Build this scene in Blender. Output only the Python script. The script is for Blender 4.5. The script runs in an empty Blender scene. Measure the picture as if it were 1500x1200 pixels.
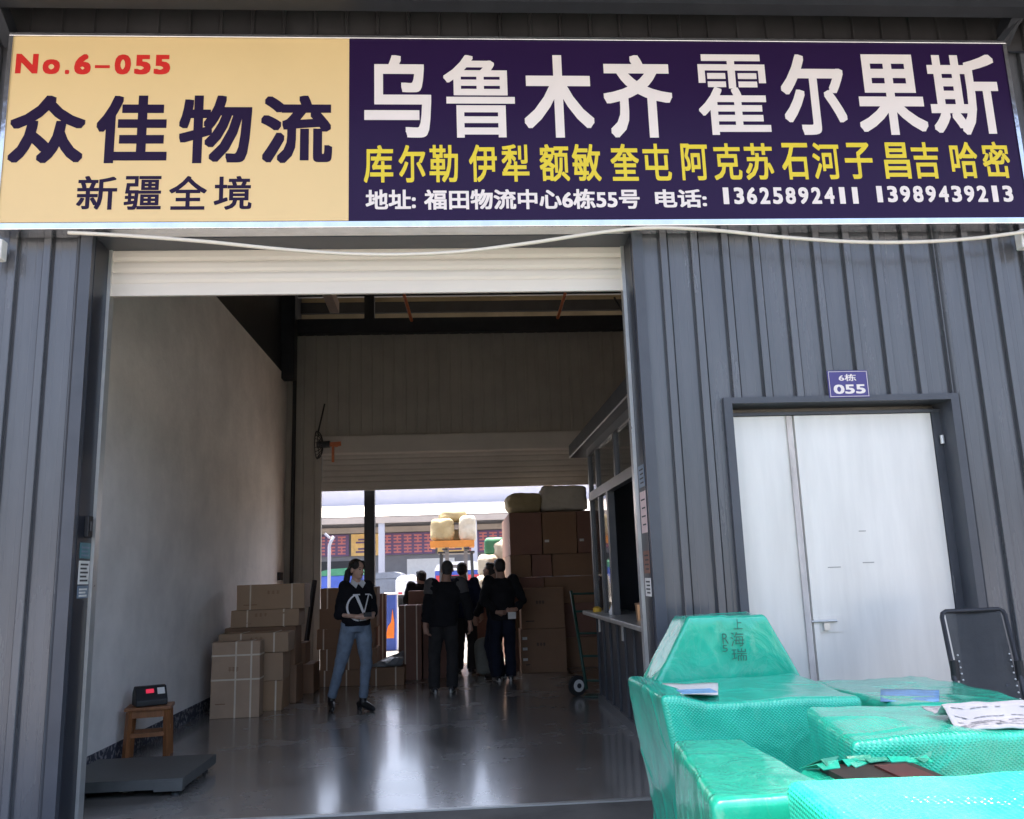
import bpy, bmesh, math, random
from mathutils import Vector, Matrix, noise
random.seed(7)
C = bpy.context
SC = C.scene
COL = SC.collection
rad = math.radians

# ------------------------------------------------------------------ camera
F_PX, YAW, PITCH, ROLL, CAM_H = 1244.516, 0.066907, 0.192092, -0.0331816, 1.47
_f = Vector((math.sin(YAW) * math.cos(PITCH), math.cos(YAW) * math.cos(PITCH), math.sin(PITCH)))
_r0 = Vector((math.cos(YAW), -math.sin(YAW), 0))
_u0 = _r0.cross(_f)
_r = _r0 * math.cos(ROLL) + _u0 * math.sin(ROLL)
_u = _u0 * math.cos(ROLL) - _r0 * math.sin(ROLL)
CAM = Vector((0, 0, CAM_H))
cd = bpy.data.cameras.new('camera')
cam = bpy.data.objects.new('camera', cd)
COL.objects.link(cam)
cd.sensor_fit = 'HORIZONTAL'
cd.sensor_width = 36
cd.lens = F_PX / 1500 * 36
cd.clip_start = 0.05
cd.clip_end = 2000
m = Matrix((_r, _u, -_f)).transposed().to_4x4()
m.translation = CAM
cam.matrix_world = m
SC.camera = cam

def P(x, y, ax, val):
    """world point seen at photo pixel (x, y) on the plane axis ax = val"""
    d = _f + _r * ((x - 750) / F_PX) - _u * ((y - 600) / F_PX)
    return CAM + d * ((val - CAM[ax]) / d[ax])

# ------------------------------------------------------------------ light
SUN_AZ = Vector((-0.38, 0.92, 0)).normalized()      # towards the sun, seen from above
SUN_EL = rad(76)
w = bpy.data.worlds.new('World')
SC.world = w
w.use_nodes = True
nt = w.node_tree
sky = nt.nodes.new('ShaderNodeTexSky')
sky.sky_type = 'NISHITA'
sky.sun_disc = False
sky.sun_elevation = SUN_EL
sky.sun_rotation = math.atan2(SUN_AZ.x, SUN_AZ.y)
sky.dust_density = 6.0
sky.air_density = 0.75
sky.ozone_density = 0.4
nt.links.new(sky.outputs[0], nt.nodes['Background'].inputs[0])
nt.nodes['Background'].inputs[1].default_value = 0.15
ld = bpy.data.lights.new('sun', 'SUN')
ld.energy = 2.9
ld.angle = rad(0.6)
ld.color = (1.0, 0.91, 0.79)
sun = bpy.data.objects.new('sun', ld)
COL.objects.link(sun)
sd = SUN_AZ * math.cos(SUN_EL) + Vector((0, 0, math.sin(SUN_EL)))
sun.rotation_euler = sd.to_track_quat('Z', 'Y').to_euler()
sun.location = (0, 0, 30)
vs = SC.view_settings
vs.view_transform = 'Standard'
vs.look = 'None'
vs.exposure = 2.35
vs.gamma = 1
SC.cycles.max_bounces = 10
SC.cycles.diffuse_bounces = 6
SC.cycles.sample_clamp_indirect = 8
SC.cycles.use_denoising = True

# ------------------------------------------------------------------ materials
def mat(name, col, rough=0.5, metal=0.0, var=0.12, scale=4.0, bump=0.0, bscale=30.0, spec=0.5, coat=0.0,
        stretch=(1, 1, 1), col2=None, rvar=0.08, emit=None):
    mt = bpy.data.materials.new(name)
    mt.use_nodes = True
    n = mt.node_tree
    L = n.links.new
    b = n.nodes['Principled BSDF']
    b.inputs['Metallic'].default_value = metal
    b.inputs['Specular IOR Level'].default_value = spec
    b.inputs['Coat Weight'].default_value = coat
    b.inputs['Coat Roughness'].default_value = 0.12
    tc = n.nodes.new('ShaderNodeTexCoord')
    mp = n.nodes.new('ShaderNodeMapping')
    mp.inputs['Scale'].default_value = stretch
    L(tc.outputs['Object'], mp.inputs[0])
    nz = n.nodes.new('ShaderNodeTexNoise')
    nz.inputs['Scale'].default_value = scale
    nz.inputs['Detail'].default_value = 7
    nz.inputs['Roughness'].default_value = 0.62
    L(mp.outputs[0], nz.inputs[0])
    rp = n.nodes.new('ShaderNodeValToRGB')
    c2 = col2 or [c * (1 - var) for c in col]
    c1 = col if col2 else [min(1, c * (1 + var)) for c in col]
    rp.color_ramp.elements[0].position = 0.3
    rp.color_ramp.elements[1].position = 0.7
    rp.color_ramp.elements[0].color = (*c2, 1)
    rp.color_ramp.elements[1].color = (*c1, 1)
    L(nz.outputs[0], rp.inputs[0])
    L(rp.outputs[0], b.inputs['Base Color'])
    mr = n.nodes.new('ShaderNodeMapRange')
    mr.inputs['To Min'].default_value = max(0.02, rough - rvar)
    mr.inputs['To Max'].default_value = min(1, rough + rvar)
    L(nz.outputs[0], mr.inputs['Value'])
    L(mr.outputs[0], b.inputs['Roughness'])
    if bump:
        n2 = n.nodes.new('ShaderNodeTexNoise')
        n2.inputs['Scale'].default_value = bscale
        n2.inputs['Detail'].default_value = 5
        L(mp.outputs[0], n2.inputs[0])
        bp = n.nodes.new('ShaderNodeBump')
        bp.inputs['Strength'].default_value = bump
        bp.inputs['Distance'].default_value = 0.02
        L(n2.outputs[0], bp.inputs['Height'])
        L(bp.outputs[0], b.inputs['Normal'])
    if emit:
        b.inputs['Emission Color'].default_value = (*emit[0], 1)
        b.inputs['Emission Strength'].default_value = emit[1]
    return mt

M = {}
M['cladding'] = mat('cladding', (0.098, 0.100, 0.109), 0.26, 0.0, 0.2, 2.2, 0.07, 2.6, stretch=(1.6, 1, 0.22), spec=0.7)
M['trim'] = mat('trim', (0.062, 0.067, 0.08), 0.38, 0.0, 0.14, 3)
M['dark_steel'] = mat('dark_steel', (0.028, 0.03, 0.036), 0.5, 0.2, 0.2, 5)
M['reveal'] = mat('reveal', (0.022, 0.025, 0.034), 0.42, 0.1, 0.2, 3)
M['fascia'] = mat('fascia', (0.035, 0.033, 0.034), 0.5, 0.0, 0.3, 2, stretch=(1, 1, 0.4))  # canopy shade on the wall above the signboard, put into this dark colour
M['shutter'] = mat('shutter', (0.72, 0.66, 0.58), 0.42, 0.0, 0.06, 2, stretch=(0.3, 1, 3))
M['rail'] = mat('rail', (0.62, 0.62, 0.60), 0.3, 0.6, 0.1, 5)
M['plaster'] = mat('plaster', (0.84, 0.79, 0.745), 0.85, 0.0, 0.12, 1.6, 0.3, 14)
M['ground'] = mat('ground', (0.19, 0.185, 0.175), 0.85, 0.0, 0.3, 1.2, 0.3, 12)
M['back_clad'] = mat('back_clad', (0.36, 0.335, 0.29), 0.55, 0.0, 0.10, 2)
M['back_shutter'] = mat('back_shutter', (0.50, 0.47, 0.42), 0.5, 0.0, 0.08, 2)
M['roof'] = mat('roof', (0.40, 0.33, 0.22), 0.6, 0.0, 0.15, 2)
M['orange_rod'] = mat('orange_rod', (0.55, 0.16, 0.06), 0.5, 0.0, 0.2, 6)
M['pink_beam'] = mat('pink_beam', (0.45, 0.36, 0.31), 0.6, 0.0, 0.12, 6)
M['door_white'] = mat('door_white', (0.75, 0.725, 0.675), 0.34, 0.12, 0.09, 2.2, 0.09, 2.2, stretch=(2.5, 1, 0.3))
M['worn_edge'] = mat('worn_edge', (0.56, 0.51, 0.48), 0.5, 0.0, 0.3, 9, stretch=(1, 1, 0.3))
M['chrome'] = mat('chrome', (0.70, 0.70, 0.72), 0.16, 1.0, 0.12, 5, 1.0, 2.2, stretch=(1, 1, 0.6))
M['cream'] = mat('cream', (0.78, 0.56, 0.265), 0.42, 0.0, 0.04, 0.6)
M['purple'] = mat('purple', (0.022, 0.009, 0.046), 0.3, 0.0, 0.06, 0.8, spec=0.15)
M['purple_ink'] = mat('purple_ink', (0.018, 0.008, 0.036), 0.4, 0.0, 0.05, spec=0.15)
M['white_ink'] = mat('white_ink', (0.80, 0.72, 0.68), 0.4, 0.0, 0.03)
M['yellow_ink'] = mat('yellow_ink', (0.75, 0.58, 0.02), 0.4, 0.0, 0.03)
M['red_ink'] = mat('red_ink', (0.62, 0.02, 0.012), 0.4, 0.0, 0.05)
M['black_ink'] = mat('black_ink', (0.02, 0.025, 0.025), 0.6, 0.0, 0.1)
M['plate'] = mat('plate', (0.065, 0.05, 0.20), 0.35, 0.0, 0.06)
M['cable'] = mat('cable', (0.72, 0.66, 0.56), 0.45, 0.0, 0.05)
M['white_plastic'] = mat('white_plastic', (0.75, 0.74, 0.70), 0.4, 0.0, 0.06)
M['black'] = mat('black', (0.012, 0.012, 0.014), 0.55, 0.0, 0.2)
M['black_fabric'] = mat('black_fabric', (0.012, 0.012, 0.014), 0.9, 0.0, 0.25, 9, 0.3, 60, spec=0.25)
M['sweater'] = mat('sweater', (0.010, 0.010, 0.013), 0.92, 0.0, 0.25, 12, 0.3, 90, spec=0.2)
M['jeans'] = mat('jeans', (0.17, 0.215, 0.275), 0.85, 0.0, 0.28, 7, 0.3, 80, spec=0.2)
M['dark_jeans'] = mat('dark_jeans', (0.014, 0.017, 0.030), 0.88, 0.0, 0.25, 7, spec=0.2)
M['grey_trousers'] = mat('grey_trousers', (0.035, 0.033, 0.033), 0.88, 0.0, 0.2, 7, spec=0.2)
M['navy'] = mat('navy', (0.016, 0.02, 0.045), 0.88, 0.0, 0.2, 8, spec=0.2)
M['grey_cloth'] = mat('grey_cloth', (0.09, 0.085, 0.085), 0.85, 0.0, 0.15, 8, spec=0.2)
M['skin'] = mat('skin', (0.55, 0.34, 0.25), 0.55, 0.0, 0.08, 14)
M['skin_tan'] = mat('skin_tan', (0.42, 0.24, 0.17), 0.55, 0.0, 0.08, 14)
M['lips'] = mat('lips', (0.42, 0.12, 0.10), 0.45)
M['hair'] = mat('hair', (0.012, 0.009, 0.008), 0.45, 0.0, 0.3, 30, 0.4, 90, stretch=(4, 4, 0.6))
M['hair_grey'] = mat('hair_grey', (0.05, 0.047, 0.045), 0.7, 0.0, 0.3, 30, 0.4, 120)
M['white_cloth'] = mat('white_cloth', (0.75, 0.75, 0.76), 0.85, 0.0, 0.05)
M['shoe_sole'] = mat('shoe_sole', (0.6, 0.59, 0.56), 0.6)
M['leather'] = mat('leather', (0.012, 0.011, 0.012), 0.3)
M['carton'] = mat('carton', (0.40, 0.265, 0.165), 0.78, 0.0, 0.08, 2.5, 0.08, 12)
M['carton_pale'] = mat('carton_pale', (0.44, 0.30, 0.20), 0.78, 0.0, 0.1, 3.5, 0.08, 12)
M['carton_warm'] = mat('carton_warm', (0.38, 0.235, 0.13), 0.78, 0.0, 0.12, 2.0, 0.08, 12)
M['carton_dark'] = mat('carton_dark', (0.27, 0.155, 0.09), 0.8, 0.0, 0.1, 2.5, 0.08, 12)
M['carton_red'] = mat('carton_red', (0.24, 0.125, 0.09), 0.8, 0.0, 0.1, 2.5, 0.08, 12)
M['strap'] = mat('strap', (0.68, 0.58, 0.45), 0.4)
M['tape'] = mat('tape', (0.48, 0.35, 0.20), 0.28)
M['label_paper'] = mat('label_paper', (0.72, 0.70, 0.66), 0.7)
M['wood'] = mat('wood', (0.24, 0.095, 0.035), 0.45, 0.0, 0.3, 6, stretch=(6, 6, 0.7))
M['scale_steel'] = mat('scale_steel', (0.095, 0.10, 0.098), 0.5, 0.3, 0.2, 5, 0.1, 40)
M['booth'] = mat('booth', (0.036, 0.041, 0.050), 0.4, 0.0, 0.15, 3)
M['booth_frame'] = mat('booth_frame', (0.115, 0.12, 0.125), 0.38, 0.2, 0.12, 5)
M['counter'] = mat('counter', (0.42, 0.40, 0.36), 0.35, 0.1, 0.2, 7)
M['green_paint'] = mat('green_paint', (0.012, 0.055, 0.04), 0.45, 0.0, 0.25, 9)
M['tyre'] = mat('tyre', (0.018, 0.018, 0.018), 0.8)
M['sack'] = mat('sack', (0.36, 0.29, 0.16), 0.75, 0.0, 0.14, 3, 0.5, 25)
M['sack_white'] = mat('sack_white', (0.52, 0.48, 0.40), 0.65, 0.0, 0.12, 3, 0.6, 18)
M['grey_sack'] = mat('grey_sack', (0.22, 0.22, 0.19), 0.75, 0.0, 0.14, 3, 0.5, 25)
M['pallet_orange'] = mat('pallet_orange', (0.55, 0.21, 0.04), 0.55, 0.0, 0.15, 5)
M['blue_tarp'] = mat('blue_tarp', (0.05, 0.10, 0.42), 0.5, 0.0, 0.2, 2, 0.5, 4)
M['green_tarp'] = mat('green_tarp', (0.05, 0.22, 0.12), 0.6, 0.0, 0.2, 3, 0.5, 4)
M['red_paint'] = mat('red_paint', (0.5, 0.04, 0.05), 0.4)
M['white_paint'] = mat('white_paint', (0.8, 0.8, 0.8), 0.4, 0.0, 0.05)
M['grey_truck'] = mat('grey_truck', (0.16, 0.18, 0.22), 0.5)
M['opp_wall'] = mat('opp_wall', (0.40, 0.41, 0.47), 0.6, 0.0, 0.05, 0.5)
M['opp_clad'] = mat('opp_clad', (0.20, 0.20, 0.22), 0.5, 0.0, 0.1, 1)
M['opp_roof'] = mat('opp_roof', (0.62, 0.58, 0.54), 0.45, 0.0, 0.12, 0.6, stretch=(0.2, 1, 1))
M['opp_fascia'] = mat('opp_fascia', (0.42, 0.36, 0.32), 0.6, 0.0, 0.12, 0.6)
M['sign_purple'] = mat('sign_purple', (0.15, 0.09, 0.20), 0.5)  # lightened: distant haze and overexposure are put into the colour
M['sign_red'] = mat('sign_red', (0.62, 0.20, 0.20), 0.5)  # pinker than the red letters, with haze and overexposure painted in
M['sign_yellow'] = mat('sign_yellow', (0.85, 0.55, 0.20), 0.5)
M['newsprint'] = mat('newsprint', (0.46, 0.45, 0.46), 0.8, 0.0, 0.12, 6)
M['print_blue'] = mat('print_blue', (0.20, 0.38, 0.62), 0.5, 0.0, 0.3, 12)
M['mesh_fabric'] = mat('mesh_fabric', (0.085, 0.09, 0.095), 0.75, 0.0, 0.15, 5, 0.3, 160)
_b = M['mesh_fabric'].node_tree.nodes['Principled BSDF']; _b.inputs['Alpha'].default_value = 0.93
M['sticker_teal'] = mat('sticker_teal', (0.05, 0.16, 0.19), 0.4)
M['sticker_blue'] = mat('sticker_blue', (0.13, 0.18, 0.24), 0.4)
M['pink_paper'] = mat('pink_paper', (0.72, 0.55, 0.52), 0.7)
M['red_light'] = mat('red_light', (0.3, 0.015, 0.03), 0.4, emit=((1, 0.05, 0.12), 0.12))
M['yellow_plastic'] = mat('yellow_plastic', (0.75, 0.45, 0.05), 0.4)
M['copper'] = mat('copper', (0.6, 0.36, 0.2), 0.3, 0.7)
M['grey_sheet'] = mat('grey_sheet', (0.22, 0.23, 0.24), 0.4, 0.0, 0.15, 6, 0.5, 14)
M['dark_red'] = mat('dark_red', (0.07, 0.012, 0.012), 0.5, 0.0, 0.3, 20)
M['dark_goods'] = mat('dark_goods', (0.02, 0.013, 0.011), 0.6, 0.0, 0.5, 14)
M['film_strap'] = mat('film_strap', (0.26, 0.36, 0.30), 0.3)
M['film_dark'] = mat('film_dark', (0.05, 0.30, 0.20), 0.25, 0.0, 0.3, 9, 0.4, 20)
M['news_ink'] = mat('news_ink', (0.25, 0.25, 0.27), 0.8)
M['scuff'] = mat('scuff', (0.34, 0.33, 0.31), 0.6)
M['apron'] = mat('apron', (0.11, 0.105, 0.097), 0.7, 0.0, 0.35, 2.2, 0.2, 14)
M['hand_ink'] = mat('hand_ink', (0.02, 0.14, 0.095), 0.5)
M['flame'] = mat('flame', (0.85, 0.22, 0.03), 0.5)

def floor_mat():
    mt = mat('floor_concrete', (0.19, 0.18, 0.165), 0.26, 0.0, 0.32, 1.3, 0.012, 2.8, spec=0.9, coat=0.55, rvar=0.10, stretch=(1, 0.8, 1))
    return mt
M['floor'] = floor_mat()

def skirting_mat():
    mt = mat('skirting', (0.05, 0.055, 0.075), 0.7)
    n = mt.node_tree; L = n.links.new
    b = n.nodes['Principled BSDF']
    tc = n.nodes.new('ShaderNodeTexCoord')
    nz = n.nodes.new('ShaderNodeTexNoise'); nz.inputs['Scale'].default_value = 24; nz.inputs['Detail'].default_value = 6
    L(tc.outputs['Object'], nz.inputs[0])
    rp = n.nodes.new('ShaderNodeValToRGB')
    rp.color_ramp.elements[0].position = 0.52; rp.color_ramp.elements[1].position = 0.60
    rp.color_ramp.elements[0].color = (0.045, 0.05, 0.07, 1); rp.color_ramp.elements[1].color = (0.30, 0.29, 0.30, 1)
    L(nz.outputs[0], rp.inputs[0]); L(rp.outputs[0], b.inputs['Base Color'])
    return mt
M['skirting'] = skirting_mat()

def wrap_mat(name, col, quilt=1.0, haze=0.35):
    """green bubble film: diamond quilting and loose crinkles, glossy"""
    mt = bpy.data.materials.new(name); mt.use_nodes = True
    n = mt.node_tree; L = n.links.new; b = n.nodes['Principled BSDF']
    tc = n.nodes.new('ShaderNodeTexCoord')
    def wave(rot):
        mp = n.nodes.new('ShaderNodeMapping'); mp.inputs['Rotation'].default_value = rot
        L(tc.outputs['Object'], mp.inputs[0])
        wv = n.nodes.new('ShaderNodeTexWave'); wv.wave_type = 'BANDS'; wv.bands_direction = 'X'
        wv.inputs['Scale'].default_value = 32; wv.inputs['Distortion'].default_value = 0.3
        L(mp.outputs[0], wv.inputs[0]); return wv
    w1, w2 = wave((0.35, rad(50), 0.35)), wave((-0.35, rad(-50), -0.35))
    mx = n.nodes.new('ShaderNodeMath'); mx.operation = 'MULTIPLY'
    L(w1.outputs['Fac'], mx.inputs[0]); L(w2.outputs['Fac'], mx.inputs[1])
    nz = n.nodes.new('ShaderNodeTexNoise'); nz.inputs['Scale'].default_value = 5; nz.inputs['Detail'].default_value = 5
    nz.inputs['Distortion'].default_value = 1.2
    L(tc.outputs['Object'], nz.inputs[0])
    b1 = n.nodes.new('ShaderNodeBump'); b1.inputs['Strength'].default_value = 0.38; b1.inputs['Distance'].default_value = 0.03
    L(nz.outputs[0], b1.inputs['Height'])
    rg = n.nodes.new('ShaderNodeTexNoise'); rg.noise_type = 'RIDGED_MULTIFRACTAL'; rg.inputs['Scale'].default_value = 2.6
    rg.inputs['Detail'].default_value = 3; rg.inputs['Distortion'].default_value = 0.8
    L(tc.outputs['Object'], rg.inputs[0])
    b3 = n.nodes.new('ShaderNodeBump'); b3.inputs['Strength'].default_value = 0.32; b3.inputs['Distance'].default_value = 0.02
    L(rg.outputs[0], b3.inputs['Height']); L(b3.outputs[0], b1.inputs['Normal'])
    b2 = n.nodes.new('ShaderNodeBump'); b2.inputs['Strength'].default_value = 0.32 * quilt; b2.inputs['Distance'].default_value = 0.006
    L(mx.outputs[0], b2.inputs['Height']); L(b1.outputs[0], b2.inputs['Normal'])
    L(b2.outputs[0], b.inputs['Normal'])
    vr = n.nodes.new('ShaderNodeTexVoronoi'); vr.feature = 'DISTANCE_TO_EDGE'; vr.inputs['Scale'].default_value = 4.5
    wp = n.nodes.new('ShaderNodeMixRGB'); wp.inputs[0].default_value = 0.6
    L(tc.outputs['Object'], wp.inputs[1]); L(nz.outputs['Color'], wp.inputs[2]); L(wp.outputs[0], vr.inputs[0])
    cr = n.nodes.new('ShaderNodeValToRGB')
    cr.color_ramp.elements[0].position = 0.0; cr.color_ramp.elements[1].position = 0.05
    cr.color_ramp.elements[0].color = (haze, haze, haze, 1); cr.color_ramp.elements[1].color = (0, 0, 0, 1)
    L(vr.outputs['Distance'], cr.inputs[0])
    rp = n.nodes.new('ShaderNodeValToRGB')
    rp.color_ramp.elements[0].position = 0.3; rp.color_ramp.elements[1].position = 0.75
    rp.color_ramp.elements[0].color = (*[c * 0.85 for c in col], 1)
    rp.color_ramp.elements[1].color = (*[min(1, c * 1.12 + 0.01) for c in col], 1)
    L(nz.outputs[0], rp.inputs[0])
    mc = n.nodes.new('ShaderNodeMixRGB')
    L(cr.outputs[0], mc.inputs[0]); L(rp.outputs[0], mc.inputs[1]); mc.inputs[2].default_value = (0.35, 0.60, 0.48, 1)
    L(mc.outputs[0], b.inputs['Base Color'])
    b.inputs['Roughness'].default_value = 0.19
    b.inputs['Specular IOR Level'].default_value = 0.7
    b.inputs['Coat Weight'].default_value = 0.5; b.inputs['Coat Roughness'].default_value = 0.18
    return mt
M['wrap'] = wrap_mat('green_bubble_film', (0.014, 0.55, 0.37), 1.5, 0.05)
M['wrap_smooth'] = wrap_mat('green_cling_film', (0.018, 0.49, 0.315), 0.15, 0.10)

def glass_mat():
    mt = mat('booth_glass', (0.05, 0.06, 0.06), 0.05, 0.0, 0.02, rvar=0.02, spec=0.9)
    mt.node_tree.nodes['Principled BSDF'].inputs['Coat Weight'].default_value = 1.0
    mt.node_tree.nodes['Principled BSDF'].inputs['Coat Roughness'].default_value = 0.04
    mt.node_tree.nodes['Principled BSDF'].inputs['Alpha'].default_value = 0.55
    return mt
M['glass'] = glass_mat()

# ------------------------------------------------------------------ object helpers
def tag(o, label=None, cat=None, group=None, kind=None):
    if label: o['label'] = label
    if cat: o['category'] = cat
    if group: o['group'] = group
    if kind: o['kind'] = kind
    return o

def empty(name, loc, label=None, cat=None, group=None, rz=0):
    o = bpy.data.objects.new(name, None)
    COL.objects.link(o)
    o.location = loc
    o.rotation_euler = (0, 0, rz)
    o.empty_display_size = 0.1
    return tag(o, label, cat, group)

def link_mesh(name, me, material, parent=None, world=True, smooth=False):
    o = bpy.data.objects.new(name, me)
    COL.objects.link(o)
    if material and not me.materials: me.materials.append(M[material] if isinstance(material, str) else material)
    if smooth:
        for p in me.polygons: p.use_smooth = True
    if parent:
        o.parent = parent
        if world:                      # geometry given in world coordinates
            root = parent
            mw = Matrix.Identity(4)
            chain = []
            while root: chain.append(root); root = root.parent
            for q in reversed(chain): mw = mw @ q.matrix_basis
            me.transform(mw.inverted())
    return o

class MB:
    def __init__(s): s.bm = bmesh.new()
    def box(s, x0, x1, y0, y1, z0, z1, mtx=None):
        vs_ = [s.bm.verts.new((x, y, z)) for x in (x0, x1) for y in (y0, y1) for z in (z0, z1)]
        if mtx:
            for v in vs_: v.co = mtx @ v.co
        for f in ((0, 1, 3, 2), (4, 6, 7, 5), (0, 4, 5, 1), (2, 3, 7, 6), (0, 2, 6, 4), (1, 5, 7, 3)):
            s.bm.faces.new([vs_[i] for i in f])
        return s
    def bar(s, a, b, w, h=None, up=(0, 0, 1)):
        a, b = Vector(a), Vector(b); h = h or w
        d = (b - a); ln = d.length; d.normalize()
        x = d.cross(Vector(up))
        if x.length < 1e-4: x = d.cross(Vector((1, 0, 0)))
        x.normalize(); y = x.cross(d)
        mt = Matrix((x, d, y)).transposed().to_4x4(); mt.translation = a
        return s.box(-w / 2, w / 2, 0, ln, -h / 2, h / 2, mt)
    def tube(s, pts, r, n=10, ell=None, caps=True):
        tube_into(s.bm, pts, r, n, ell, caps); return s
    def poly(s, pts, y0, y1):
        """prism: outline in x,z extruded along y"""
        a = [s.bm.verts.new((x, y0, z)) for x, z in pts]; b = [s.bm.verts.new((x, y1, z)) for x, z in pts]
        n = len(pts)
        s.bm.faces.new(a); s.bm.faces.new(b[::-1])
        for i in range(n): s.bm.faces.new((a[i], b[i], b[(i + 1) % n], a[(i + 1) % n]))
        return s
    def cyl(s, a, b, r, n=16): return s.tube([a, b], [r, r], n)
    def quad(s, pts):
        s.bm.faces.new([s.bm.verts.new(p) for p in pts]); return s
    def bevel(s, w, seg=2):
        bmesh.ops.bevel(s.bm, geom=list(s.bm.edges), offset=w, segments=seg, affect='EDGES', profile=0.5); return s
    def build(s, name, material, parent=None, smooth=False, world=True):
        bmesh.ops.recalc_face_normals(s.bm, faces=s.bm.faces)
        me = bpy.data.meshes.new(name); s.bm.to_mesh(me); s.bm.free()
        return link_mesh(name, me, material, parent, world, smooth)

def tube_into(bm, pts, radii, n=10, ell=None, caps=True):
    pts = [Vector(p) for p in pts]
    k = len(pts)
    if not hasattr(radii, '__len__'): radii = [radii] * k
    rings = []
    prevx = None
    for i, p in enumerate(pts):
        d = (pts[min(i + 1, k - 1)] - pts[max(i - 1, 0)]).normalized()
        if prevx is None:
            x = d.cross(Vector((0, 1, 0)))
            if x.length < 0.2: x = d.cross(Vector((1, 0, 0)))
        else:
            x = prevx - d * prevx.dot(d)
        x.normalize(); y = d.cross(x); prevx = x
        r = radii[i]
        rx, ry = (r if hasattr(r, '__len__') else (r, r))
        rings.append([bm.verts.new(p + x * rx * math.cos(2 * math.pi * j / n) + y * ry * math.sin(2 * math.pi * j / n)) for j in range(n)])
    for a, b in zip(rings, rings[1:]):
        for j in range(n): bm.faces.new((a[j], a[(j + 1) % n], b[(j + 1) % n], b[j]))
    if caps:
        bm.faces.new(rings[0][::-1]); bm.faces.new(rings[-1])

def rings_into(bm, rings, n=20, power=2.0):
    """closed loft of horizontal super-ellipse rings (z, cx, cy, rx, ry)"""
    out = []
    for z, cx, cy, rx, ry in rings:
        v = []
        for j in range(n):
            a = 2 * math.pi * j / n; c, s_ = math.cos(a), math.sin(a)
            e = 2 / power
            v.append(bm.verts.new((cx + rx * math.copysign(abs(c) ** e, c), cy + ry * math.copysign(abs(s_) ** e, s_), z)))
        out.append(v)
    for a, b in zip(out, out[1:]):
        for j in range(n): bm.faces.new((a[j], a[(j + 1) % n], b[(j + 1) % n], b[j]))
    bm.faces.new(out[0][::-1]); bm.faces.new(out[-1])

def ball_into(bm, c, r, mtx=None, seg=14):
    g = bmesh.ops.create_uvsphere(bm, u_segments=seg, v_segments=seg // 2 + 2, radius=1)
    r = r if hasattr(r, '__len__') else (r, r, r)
    for v in g['verts']:
        v.co = Vector((v.co.x * r[0], v.co.y * r[1], v.co.z * r[2]))
        if mtx: v.co = mtx @ v.co
        v.co += Vector(c)

def fuse(bm, voxel, smooth_it=3, fold=0.0, fscale=9.0, seed=0):
    """one continuous surface out of overlapping closed volumes"""
    bmesh.ops.recalc_face_normals(bm, faces=bm.faces)
    me = bpy.data.meshes.new('tmp'); bm.to_mesh(me); bm.free()
    o = bpy.data.objects.new('tmp', me); COL.objects.link(o)
    r = o.modifiers.new('r', 'REMESH'); r.mode = 'VOXEL'; r.voxel_size = voxel
    s = o.modifiers.new('s', 'SMOOTH'); s.iterations = smooth_it; s.factor = 0.5
    dg = C.evaluated_depsgraph_get()
    res = bpy.data.meshes.new_from_object(o.evaluated_get(dg))
    bpy.data.objects.remove(o); bpy.data.meshes.remove(me)
    res.materials.clear()
    if fold:
        off = Vector((seed * 3.1, seed * 1.7, seed * 0.9))
        cos = [(v.co + v.normal * fold * (noise.noise(Vector((v.co.x * fscale, v.co.y * fscale, v.co.z * fscale * 1.5)) + off)
                + 0.5 * noise.noise(v.co * fscale * 2.3 + off))) for v in res.vertices]
        for v, c in zip(res.vertices, cos): v.co = c
    for p in res.polygons: p.use_smooth = True
    return res

def rbox(h, r, n=14):
    """bmesh of a rounded box with half sizes h and corner radius r, evenly subdivided"""
    bm = bmesh.new()
    bmesh.ops.create_cube(bm, size=2)
    bmesh.ops.subdivide_edges(bm, edges=list(bm.edges), cuts=n, use_grid_fill=True)
    h = Vector(h)
    for v in bm.verts:
        p = Vector((math.sin(v.co.x * math.pi / 2 * 0.0 + 0) + v.co.x * h.x, v.co.y * h.y, v.co.z * h.z))
        q = Vector([max(-h[i] + r, min(h[i] - r, p[i])) for i in range(3)])
        d = p - q
        if d.length > 1e-6: p = q + d.normalized() * min(r, d.length)
        v.co = p
    return bm

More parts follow.
